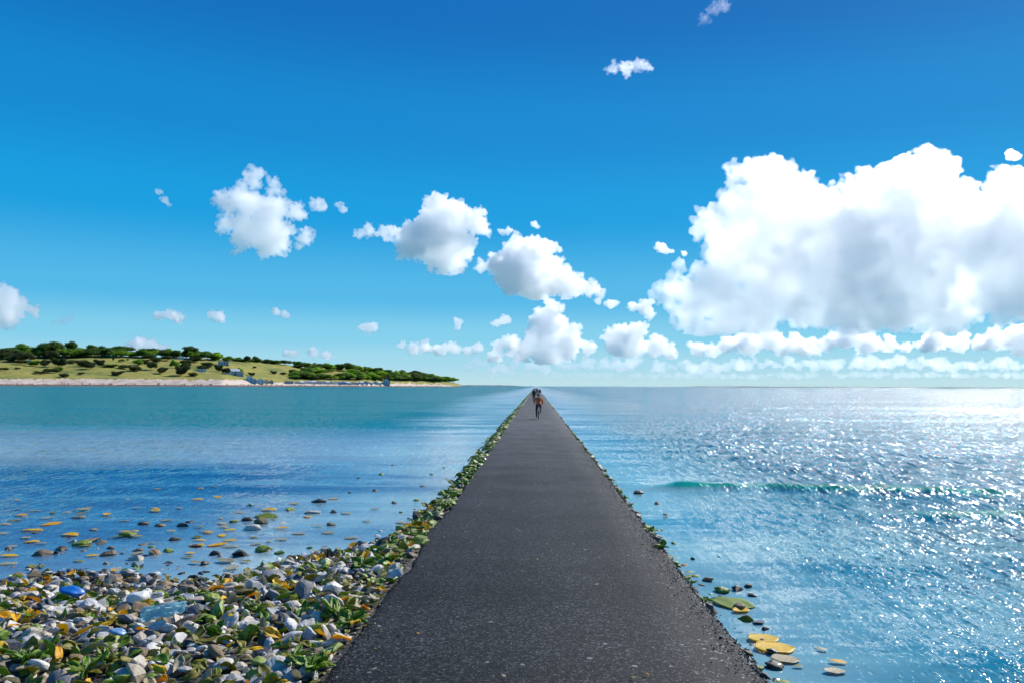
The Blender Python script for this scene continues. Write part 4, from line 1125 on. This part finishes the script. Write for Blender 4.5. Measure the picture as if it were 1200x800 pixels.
# ---- buildings
WALLM = {'white': simple_mat('white_render', (.74, .73, .70), .7, .06, .3), 'blue': simple_mat('blue_boards', (.24, .36, .62), .6, .2, .4), 'grey': simple_mat('blue_grey_boards', (.34, .40, .45), .6, .15, .4), 'cream': simple_mat('cream_render', (.62, .56, .45), .7, .1, .3), 'pale': simple_mat('pale_blue_boards', (.42, .52, .62), .6, .1, .4)}
ROOFM = {'blue': simple_mat('blue_roofing', (.06, .14, .42), .5, .25, .4), 'slate': simple_mat('slate_roofing', (.11, .125, .15), .5, .2, .4), 'pale': simple_mat('pale_roofing', (.52, .54, .57), .5, .1, .4), 'dark': simple_mat('dark_roofing', (.05, .055, .065), .6, .2, .4), 'white': simple_mat('white_roofing', (.72, .72, .72), .5, .06, .4), 'brown': simple_mat('brown_roofing', (.16, .10, .07), .7, .2, .4)}
GLASS = simple_mat('window_glass', (.02, .035, .05), .12, .2, .2); FRAMEM = simple_mat('white_frames', (.7, .7, .68), .5, .05)
def house(px, py, wpx, hpx, wall, roof, lab, form='gable', name='house', group=None, nwin=2, deep=.8, turn=0.0, cat='house'):
    p = coast_at_row(px, py) if py < 446 else coast(px, .075)
    mp = m_px(p); w = wpx * mp; h = hpx * mp; d = w * deep
    yaw = atan2(-(p.x), p.y) + turn
    e = empty(name, p, yaw); tag(e, lab, cat, group)
    hw = h * (.58 if form != 'flat' else .86)
    b = bmesh.new(); bm_box(b, (0, 0, hw / 2 - 1), (w, d, hw + 2))
    if form == 'gable' or form == 'cross':      # gable faces: triangles closing the ends
        for sx in ((-1, 1) if form == 'gable' else ()):
            v = [b.verts.new((sx * (w / 2 - .02), -d / 2, hw + .001)), b.verts.new((sx * (w / 2 - .02), d / 2, hw + .001)), b.verts.new((sx * (w / 2 - .02), 0, h - .05))]
            b.faces.new(v)
        if form == 'cross':
            for sy in (-1, 1):
                v = [b.verts.new((-w / 2, sy * (d / 2 - .02), hw + .001)), b.verts.new((w / 2, sy * (d / 2 - .02), hw + .001)), b.verts.new((0, sy * (d / 2 - .02), h - .05))]
                b.faces.new(v)
    obj_bm('wall', b, WALLM[wall], e)
    r = bmesh.new(); th = .22
    if form == 'flat': bm_box(r, (0, 0, h * .93), (w * 1.12, d * 1.15, h * .12))
    else:
        prof = [(-.5, hw - .1), (0, h), (.5, hw - .1)]
        L, S = (w * 1.06, d * 1.16) if form == 'gable' else (d * 1.06, w * 1.16)
        vs = []
        for sx in (-.5, .5):
            row = []
            for (a, z) in prof:
                for dz in (0, -th): row.append(r.verts.new((sx * L, a * S, z + dz) if form == 'gable' else (a * S, sx * L, z + dz)))
            vs.append(row)
        A, B = vs
        for i in (0, 2):
            r.faces.new((A[i], A[i + 2], B[i + 2], B[i])); r.faces.new((A[i + 1], B[i + 1], B[i + 3], A[i + 3]))
            r.faces.new((A[i], A[i + 1], A[i + 3], A[i + 2])); r.faces.new((B[i], B[i + 2], B[i + 3], B[i + 1]))
        r.faces.new((A[0], B[0], B[1], A[1])); r.faces.new((A[4], A[5], B[5], B[4]))
        bmesh.ops.recalc_face_normals(r, faces=r.faces)
    obj_bm('roof', r, ROOFM[roof], e)
    for k in range(nwin):
        x = (k + .5) / nwin * w - w / 2; ww = min(w / nwin * .5, 1.8); wh = hw * .38
        if k == nwin // 2 and nwin > 1:
            b = bmesh.new(); bm_box(b, (x, -d / 2 - .03, hw * .36), (ww * .8, .10, hw * .72)); obj_bm('door', b, GLASS, e); continue
        b = bmesh.new(); bm_box(b, (x, -d / 2 - .02, hw * .58), (ww, .08, wh)); pn = obj_bm('window', b, GLASS, e)
        b = bmesh.new()
        for (cx_, cz_, sx_, sz_) in ((0, wh / 2, ww + .2, .12), (0, -wh / 2, ww + .2, .12), (-ww / 2, 0, .12, wh), (ww / 2, 0, .12, wh)): bm_box(b, (x + cx_, -d / 2 - .06, hw * .58 + cz_), (sx_, .13, sz_))
        obj_bm('frame', b, FRAMEM, pn)
    return e
house(34, 424, 3.6, 9, 'white', 'slate', 'slim white lookout hut with a dark overhanging flat roof on the left slope', 'flat', 'lookout_hut', None, 1, cat='hut')
house(201, 420, 6.5, 5.5, 'white', 'pale', 'left of two white cottages among trees on the ridge', 'cross', nwin=2)
house(211, 421, 6.5, 5, 'white', 'slate', 'right of two white cottages among trees on the ridge', 'cross', nwin=2)
house(258, 427.5, 6, 5, 'pale', 'pale', 'pale blue flat-roofed house beside a dark boxy one at the foot of the ridge trees', 'flat', nwin=2)
house(264, 428, 6.5, 6, 'grey', 'dark', 'dark blue grey boxy house at the foot of the ridge trees', 'flat', nwin=2)
house(236, 435, 10, 3.2, 'white', 'pale', 'long low white cabin among dark bushes on the slope', 'flat', 'cabin', None, 3, .4, cat='cabin')
house(272, 438.5, 15, 7, 'white', 'pale', 'wide pale grey-roofed house half way down the slope above the beach', 'gable', nwin=4, deep=.6, turn=.3)
house(281, 440.5, 8, 5, 'pale', 'slate', 'small house with a slate roof just below the wide pale-roofed house', 'gable', nwin=2)
BH = [(292, 445, 7, 5.5, 'white', 'white', 'white boathouse at the left end of the beach houses'), (297, 446, 7, 5, 'pale', 'blue', 'blue-roofed boathouse beside a white one at the left end of the beach houses'), (305, 446, 8, 5, 'white', 'white', 'low white beach house right of the blue-roofed boathouse'), (312, 446, 5, 4.5, 'cream', 'slate', 'cream beach house next to the low white one'), (318, 446, 4.5, 3.8, 'grey', 'dark', 'grey beach house left of the gap in the row')]
for a in BH: house(*a[:6], a[6], q.choice(('gable', 'cross')), 'beach_house', 'beach houses along the sand', 2)
rows = [(336, 'dark', 'brown'), (342, 'grey', 'dark'), (348, 'white', 'white'), (353, 'white', 'white'), (358, 'white', 'blue'), (363, 'white', 'blue'), (368, 'white', 'white'), (373, 'white', 'blue'), (378, 'white', 'slate'), (383, 'white', 'pale'), (388, 'white', 'dark'), (393, 'white', 'white'), (398, 'grey', 'blue'), (403, 'blue', 'blue'), (408, 'white', 'white'), (413, 'white', 'dark'), (418, 'grey', 'pale'), (423, 'white', 'white'), (429, 'blue', 'blue'), (435, 'white', 'pale'), (440, 'white', 'blue'), (445, 'white', 'white')]
cn = {'white': 'white', 'blue': 'blue', 'grey': 'blue grey', 'dark': 'dark', 'pale': 'pale', 'slate': 'slate', 'brown': 'brown'}
for (px, w_, r_) in rows:
    w_ = 'grey' if w_ == 'dark' else w_
    lab = f"small {cn[w_]} beach house with a {cn[r_]} roof in the row under the woods"
    house(px + q.uniform(-1, 1), 446, q.uniform(3.4, 4.8), q.uniform(2.6, 3.9), w_, r_, lab, q.choice(('gable', 'gable', 'cross')), 'beach_house', lab.replace('beach house', 'beach houses'), 2, .8, q.uniform(.3, .8))
house(453, 447, 8.5, 6.5, 'pale', 'blue', 'largest blue and white beach house at the right end of the row', 'cross', 'beach_house', None, 3)
# ------------------------------------------------------------------ people and the bicycle
SKIN = simple_mat('skin', (.42, .25, .17), .55, .1, 8)
def skin_mesh(name, joints, edges, mat, parent=None, sub=2, root=0):
    """joints: {key: (xyz, radius)}; one continuous surface grown round the skeleton"""
    keys = list(joints); me = bpy.data.meshes.new(name)
    me.from_pydata([joints[k][0] for k in keys], [(keys.index(a), keys.index(b)) for a, b in edges], [])
    o = bpy.data.objects.new(name, me); link(o)
    m = o.modifiers.new('s', 'SKIN'); m.use_smooth_shade = True
    for i, k in enumerate(keys):
        r = joints[k][1]; r = r if isinstance(r, tuple) else (r, r)
        me.skin_vertices[0].data[i].radius = r
        me.skin_vertices[0].data[i].use_root = (i == root)
    s = o.modifiers.new('u', 'SUBSURF'); s.levels = sub; s.render_levels = sub
    ev = o.evaluated_get(bpy.context.evaluated_depsgraph_get())
    m2 = bpy.data.meshes.new_from_object(ev); m2.name = name
    bpy.data.objects.remove(o); 
    m2.materials.clear(); m2.materials.append(mat)
    for p in m2.polygons: p.use_smooth = True
    o2 = bpy.data.objects.new(name, m2); link(o2, parent); return o2
def merge_into(o, bm2):
    b = bmesh.new(); b.from_mesh(o.data); t_ = bpy.data.meshes.new('t'); bm2.to_mesh(t_); bm2.free(); b.from_mesh(t_); bpy.data.meshes.remove(t_)
    b.to_mesh(o.data); b.free()
    for p in o.data.polygons: p.use_smooth = True
def lerp(a, b, t): return tuple(a[i] + (b[i] - a[i]) * t for i in range(3))
def figure(name, loc, rz, J, mats, label, bag=None, hat=None, group=None, sc=1.0):
    """J: pelvis, chest, neck, head and limb joints, metres, figure faces +Y"""
    root = empty(name, loc, rz); root.scale = (sc,) * 3
    tag(root, label, 'person', group)
    hd = J['head']; nk = J['neck']
    js = {'pelvis': (J['pelvis'], .11), 'waist': (lerp(J['pelvis'], J['chest'], .5), .095), 'chest': (J['chest'], .105), 'neck': (nk, .055), 'jaw': (lerp(nk, hd, .55), .062), 'head': (hd, .088), 'crown': ((hd[0], hd[1] - .012, hd[2] + .085), .066)}
    ed = [('pelvis', 'waist'), ('waist', 'chest'), ('chest', 'neck'), ('neck', 'jaw'), ('jaw', 'head'), ('head', 'crown')]
    for s in 'LR':
        sh, el, wr, ha = J['sh' + s], J['el' + s], J['wr' + s], J['ha' + s]
        hp, kn, an, to = J['hp' + s], J['kn' + s], J['an' + s], J['to' + s]
        js.update({'sh' + s: (sh, .058), 'el' + s: (el, .042), 'wr' + s: (wr, .028), 'ha' + s: (ha, (.040, .020)), 'hp' + s: (hp, .085), 'th' + s: (lerp(hp, kn, .5), .075), 'kn' + s: (kn, .056), 'ca' + s: (lerp(kn, an, .35), .054), 'an' + s: (an, .036), 'to' + s: (to, (.040, .028))})
        ed += [('chest', 'sh' + s), ('sh' + s, 'el' + s), ('el' + s, 'wr' + s), ('wr' + s, 'ha' + s), ('pelvis', 'hp' + s), ('hp' + s, 'th' + s), ('th' + s, 'kn' + s), ('kn' + s, 'ca' + s), ('ca' + s, 'an' + s), ('an' + s, 'to' + s)]
        # fingers rooted inside the palm
        d = (Vector(ha) - Vector(wr)).normalized(); side = Vector((1, 0, 0)) if abs(d.x) < .7 else Vector((0, 1, 0))
        up = d.cross(side).normalized()
        for f in range(5):
            b0 = Vector(ha) + side * (f - 1.5) * .017
            if f == 4: b0 = Vector(wr) + d * .03 + side * -.03
            L = (.062, .072, .068, .052, .05)[f]
            c = 'f%s%d' % (s, f)
            js[c + 'a'] = (tuple(b0 + d * L * .55 + (side * -.02 if f == 4 else Vector())), .009); js[c + 'b'] = (tuple(b0 + d * L + up * -.022), .0075)
            ed += [('ha' + s if f != 4 else 'wr' + s, c + 'a'), (c + 'a', c + 'b')]
    body = skin_mesh('body', js, ed, SKIN, root)
    # face: nose, ears, eyes
    b = bmesh.new()
    for (dx, dy, dz, r) in ((0, .092, -.012, .016), (-.082, -.005, -.01, .02), (.082, -.005, -.01, .02), (-.032, .078, .014, .012), (.032, .078, .014, .012), (0, .080, -.052, .016)):
        v = bmesh.ops.create_icosphere(b, subdivisions=2, radius=r)['verts']; bmesh.ops.transform(b, matrix=Matrix.Translation(Vector(hd) + Vector((dx, dy, dz))), verts=v)
    merge_into(body, b)
    # jacket
    jk = {'q': (tuple(J['pelvis'][i] + (0, -.01, -.07)[i] for i in range(3)), (.19, .16)), 'p': (lerp(J['pelvis'], J['chest'], .12), (.175, .145)), 'w': (lerp(J['pelvis'], J['chest'], .5), (.155, .12)), 'c': (J['chest'], (.17, .135)), 'u': (lerp(J['chest'], nk, .5), (.15, .125)), 'n': (lerp(J['chest'], nk, .98), .082)}
    je = [('q', 'p'), ('p', 'w'), ('w', 'c'), ('c', 'u'), ('u', 'n')]
    for s in 'LR':
        jk.update({'s' + s: (J['sh' + s], .078), 'e' + s: (J['el' + s], .058), 'w' + s: (lerp(J['el' + s], J['wr' + s], .93), .042)}); je += [('c', 's' + s), ('s' + s, 'e' + s), ('e' + s, 'w' + s)]
    skin_mesh('jacket', jk, je, mats['jacket'], root)
    tr = {'p': (lerp(J['pelvis'], J['hpL'], .0), .105)}; te = []
    for s in 'LR':
        tr.update({'h' + s: (J['hp' + s], .098), 't' + s: (lerp(J['hp' + s], J['kn' + s], .5), .09), 'k' + s: (J['kn' + s], .07), 'a' + s: (lerp(J['kn' + s], J['an' + s], 1.0), .056)}); te += [('p', 'h' + s), ('h' + s, 't' + s), ('t' + s, 'k' + s), ('k' + s, 'a' + s)]
    skin_mesh('trousers', tr, te, mats['trousers'], root)
    for s in 'LR':
        an, to = J['an' + s], J['to' + s]
        heel = (an[0], an[1] - .05, an[2] - .045)
        skin_mesh('shoe', {'h': (heel, (.045, .04)), 'm': (lerp(heel, to, .6), (.05, .042)), 't': (to, (.046, .034))}, [('h', 'm'), ('m', 't')], mats['shoe'], root)
    # hair or helmet
    b = bmesh.new(); v = bmesh.ops.create_icosphere(b, subdivisions=3, radius=.118)['verts']
    bmesh.ops.delete(b, geom=[x for x in b.verts if x.co.z < (-.03 if hat else -.085) or (x.co.y > .045 and x.co.z < .045)], context='VERTS')
    for x in b.verts: x.co.y *= 1.12; x.co.z *= 1.02
    bmesh.ops.translate(b, verts=b.verts, vec=Vector(hd) + Vector((0, -.012, .03)))
    bmesh.ops.solidify(b, geom=b.faces[:], thickness=.015)
    obj_bm(hat or 'hair', b, mats['hair'], root, smooth=True)
    if bag:
        b = bmesh.new(); bm_box(b, (0, 0, 0), (.27, .13, .40)); bmesh.ops.bevel(b, geom=list(b.edges), offset=.04, segments=3, affect='EDGES')
        e2 = obj_bm('backpack', b, mats['bag'], root, smooth=True); e2.location = (J['chest'][0], J['chest'][1] - .215, J['chest'][2] - .10)
    return root
def cloth(n, c): return simple_mat(n, c, .85, .2, 5, 0, .4, 18, .02)
SHOE = cloth('dark_shoe', (.03, .03, .03)); DARKHAIR = cloth('dark_hair', (.02, .015, .012))

# --- the cyclist (rides away from the camera)
cp = ground(631, 490.7, 0.0); CX, CY = cp.x, cp.y
metal = simple_mat('black_frame_paint', (.02, .02, .022), .3, .1); rubber = simple_mat('tyre_rubber', (.015, .015, .015), .8, .1); steel = simple_mat('steel', (.55, .55, .56), .25, .05, metal=1.0)
bk = empty('bicycle', (CX, CY, 0.004)); tag(bk, 'dark bicycle ridden along the path by the cyclist in an orange jacket', 'bicycle')
RW = .335
for yy in (-.51, .51):
    b = bmesh.new(); bm_torus(b, (0, yy, RW), RW - .022, .022, seg=36); w = obj_bm('wheel', b, rubber, bk, True)
    b = bmesh.new(); bm_torus(b, (0, yy, RW), RW - .047, .012, seg=36); bm_tube(b, (-.05, yy, RW), (.05, yy, RW), .025, seg=10)
    for k in range(16):
        a = k * PI / 8; bm_tube(b, (.02 * (-1) ** k, yy, RW), (0, yy + (RW - .05) * cos(a), RW + (RW - .05) * sin(a)), .0022, seg=4)
    obj_bm('rim', b, steel, w, True)
b = bmesh.new(); BB = (0, -.09, .29); ST = (0, -.24, .80); HT = (0, .36, .84); HB = (0, .40, .68)
for a, c, r in ((BB, ST, .017), (ST, HT, .016), (BB, HB, .020), (HT, HB, .02), (HB, (.05, .51, RW), .013), (HB, (-.05, .51, RW), .013), (BB, (.05, -.51, RW), .010), (BB, (-.05, -.51, RW), .010), (ST, (.05, -.51, RW), .009), (ST, (-.05, -.51, RW), .009)): bm_tube(b, a, c, r, seg=10)
obj_bm('frame', b, metal, bk, True)
b = bmesh.new(); bm_tube(b, ST, (0, -.265, .92), .013)
for i, (yy, w_) in enumerate(((-.40, .075), (-.33, .07), (-.25, .04), (-.17, .022))): bm_box(b, (0, yy, .935 - .004 * i), (w_ * 2, .09, .045))
bmesh.ops.bevel(b, geom=list(b.edges), offset=.008, segments=2, affect='EDGES'); obj_bm('saddle', b, rubber, bk, True)
b = bmesh.new(); bm_tube(b, HT, (0, .40, 1.0), .015); bm_tube(b, (-.29, .40, 1.02), (.29, .40, 1.02), .013); bm_tube(b, (0, .40, 1.0), (0, .40, 1.03), .016); obj_bm('handlebar', b, metal, bk, True)
for sx in (-1, 1):
    b = bmesh.new(); bm_tube(b, (sx * .20, .40, 1.02), (sx * .30, .38, 1.02), .018); obj_bm('grip', b, rubber, bk, True)
PL, PR = (-.13, -.02, .13), (.13, -.16, .45)
for sx, P_ in ((-1, PL), (1, PR)):
    b = bmesh.new(); bm_tube(b, (sx * .07, BB[1], BB[2]), (sx * .08, P_[1], P_[2]), .012); c = obj_bm('crank', b, steel, bk, True)
    b = bmesh.new(); bm_box(b, (P_[0], P_[1], P_[2]), (.10, .09, .022)); obj_bm('pedal', b, rubber, c)
b = bmesh.new(); bm_torus(b, (.055, BB[1], BB[2]), .09, .006, seg=24, sub=6); bm_tube(b, (.055, BB[1], BB[2] + .09), (.055, -.51, RW + .04), .005, seg=5); bm_tube(b, (.055, BB[1], BB[2] - .09), (.055, -.51, RW - .04), .005, seg=5); obj_bm('chain', b, steel, bk)
b = bmesh.new(); bm_box(b, (0, -.345, .78), (.06, .03, .04)); obj_bm('rear_light', b, simple_mat('red_lens', (.5, .02, .02), .3), bk)
J = dict(pelvis=(0, -.29, 1.02), chest=(0, -.06, 1.36), neck=(0, .04, 1.47), head=(0, .10, 1.60),
         shL=(-.185, -.03, 1.40), elL=(-.29, .17, 1.19), wrL=(-.26, .36, 1.06), haL=(-.25, .41, 1.05), shR=(.185, -.03, 1.40), elR=(.29, .17, 1.19), wrR=(.26, .36, 1.06), haR=(.25, .41, 1.05),
         hpL=(-.10, -.27, .97), knL=(-.135, .08, .60), anL=(-.13, -.06, .22), toL=(-.135, .08, .165), hpR=(.10, -.27, .97), knR=(.15, .14, .80), anR=(.13, -.20, .54), toR=(.135, -.06, .485))
figure('person', (CX, CY, .004), 0, J, dict(jacket=cloth('orange_jacket', (.80, .16, .035)), trousers=cloth('charcoal_trousers', (.05, .05, .06)), shoe=SHOE, hair=simple_mat('black_helmet', (.015, .015, .018), .3)), 'cyclist in a rust orange jacket and dark trousers riding away along the path', hat='helmet', sc=.985)
# --- the two walkers ahead
def walk(stride=.28, swing=.2, lean=.02):
    return dict(pelvis=(0, 0, .93), chest=(0, lean + .01, 1.30), neck=(0, lean, 1.47), head=(0, lean + .02, 1.62),
        shL=(-.19, lean, 1.42), elL=(-.25, -swing * .5, 1.14), wrL=(-.24, swing * .2, .90), haL=(-.24, swing * .5, .82), shR=(.19, lean, 1.42), elR=(.25, swing * .2, 1.14), wrR=(.24, swing * .9, .92), haR=(.24, swing * 1.2, .85),
        hpL=(-.09, 0, .88), knL=(-.085, stride * .75, .50), anL=(-.08, stride, .10), toL=(-.085, stride + .15, .05), hpR=(.09, 0, .88), knR=(.08, -.02, .47), anR=(.075, -stride * 1.15, .15), toR=(.08, -stride * .75, .035))
p1 = ground(625.6, 470.2, 0); figure('person', (p1.x, p1.y, 0.0), .05, walk(), dict(jacket=cloth('dark_teal_jacket', (.02, .06, .07)), trousers=cloth('dark_maroon_trousers', (.12, .035, .04)), shoe=SHOE, hair=DARKHAIR, bag=cloth('black_bag', (.012, .012, .015))), 'walker in a dark jacket and maroon trousers with a bag, left of the two walkers', bag=True, sc=1.06)
p2 = ground(632.5, 465.6, 0); figure('person', (p2.x, p2.y, 0.0), -.04, walk(.24, -.18), dict(jacket=cloth('charcoal_top', (.03, .025, .035)), trousers=cloth('pale_grey_trousers', (.50, .50, .49)), shoe=SHOE, hair=DARKHAIR), 'walker in a dark top and pale trousers, right of the two walkers')
p3 = ground(629.3, 461.4, 0); figure('person', (p3.x, p3.y, 0.0), 0, walk(.2, .15), dict(jacket=cloth('navy_top', (.02, .025, .05)), trousers=cloth('navy_trousers', (.02, .02, .03)), shoe=SHOE, hair=DARKHAIR), 'tiny dark figure farthest along the path between the two walkers', sc=.95)
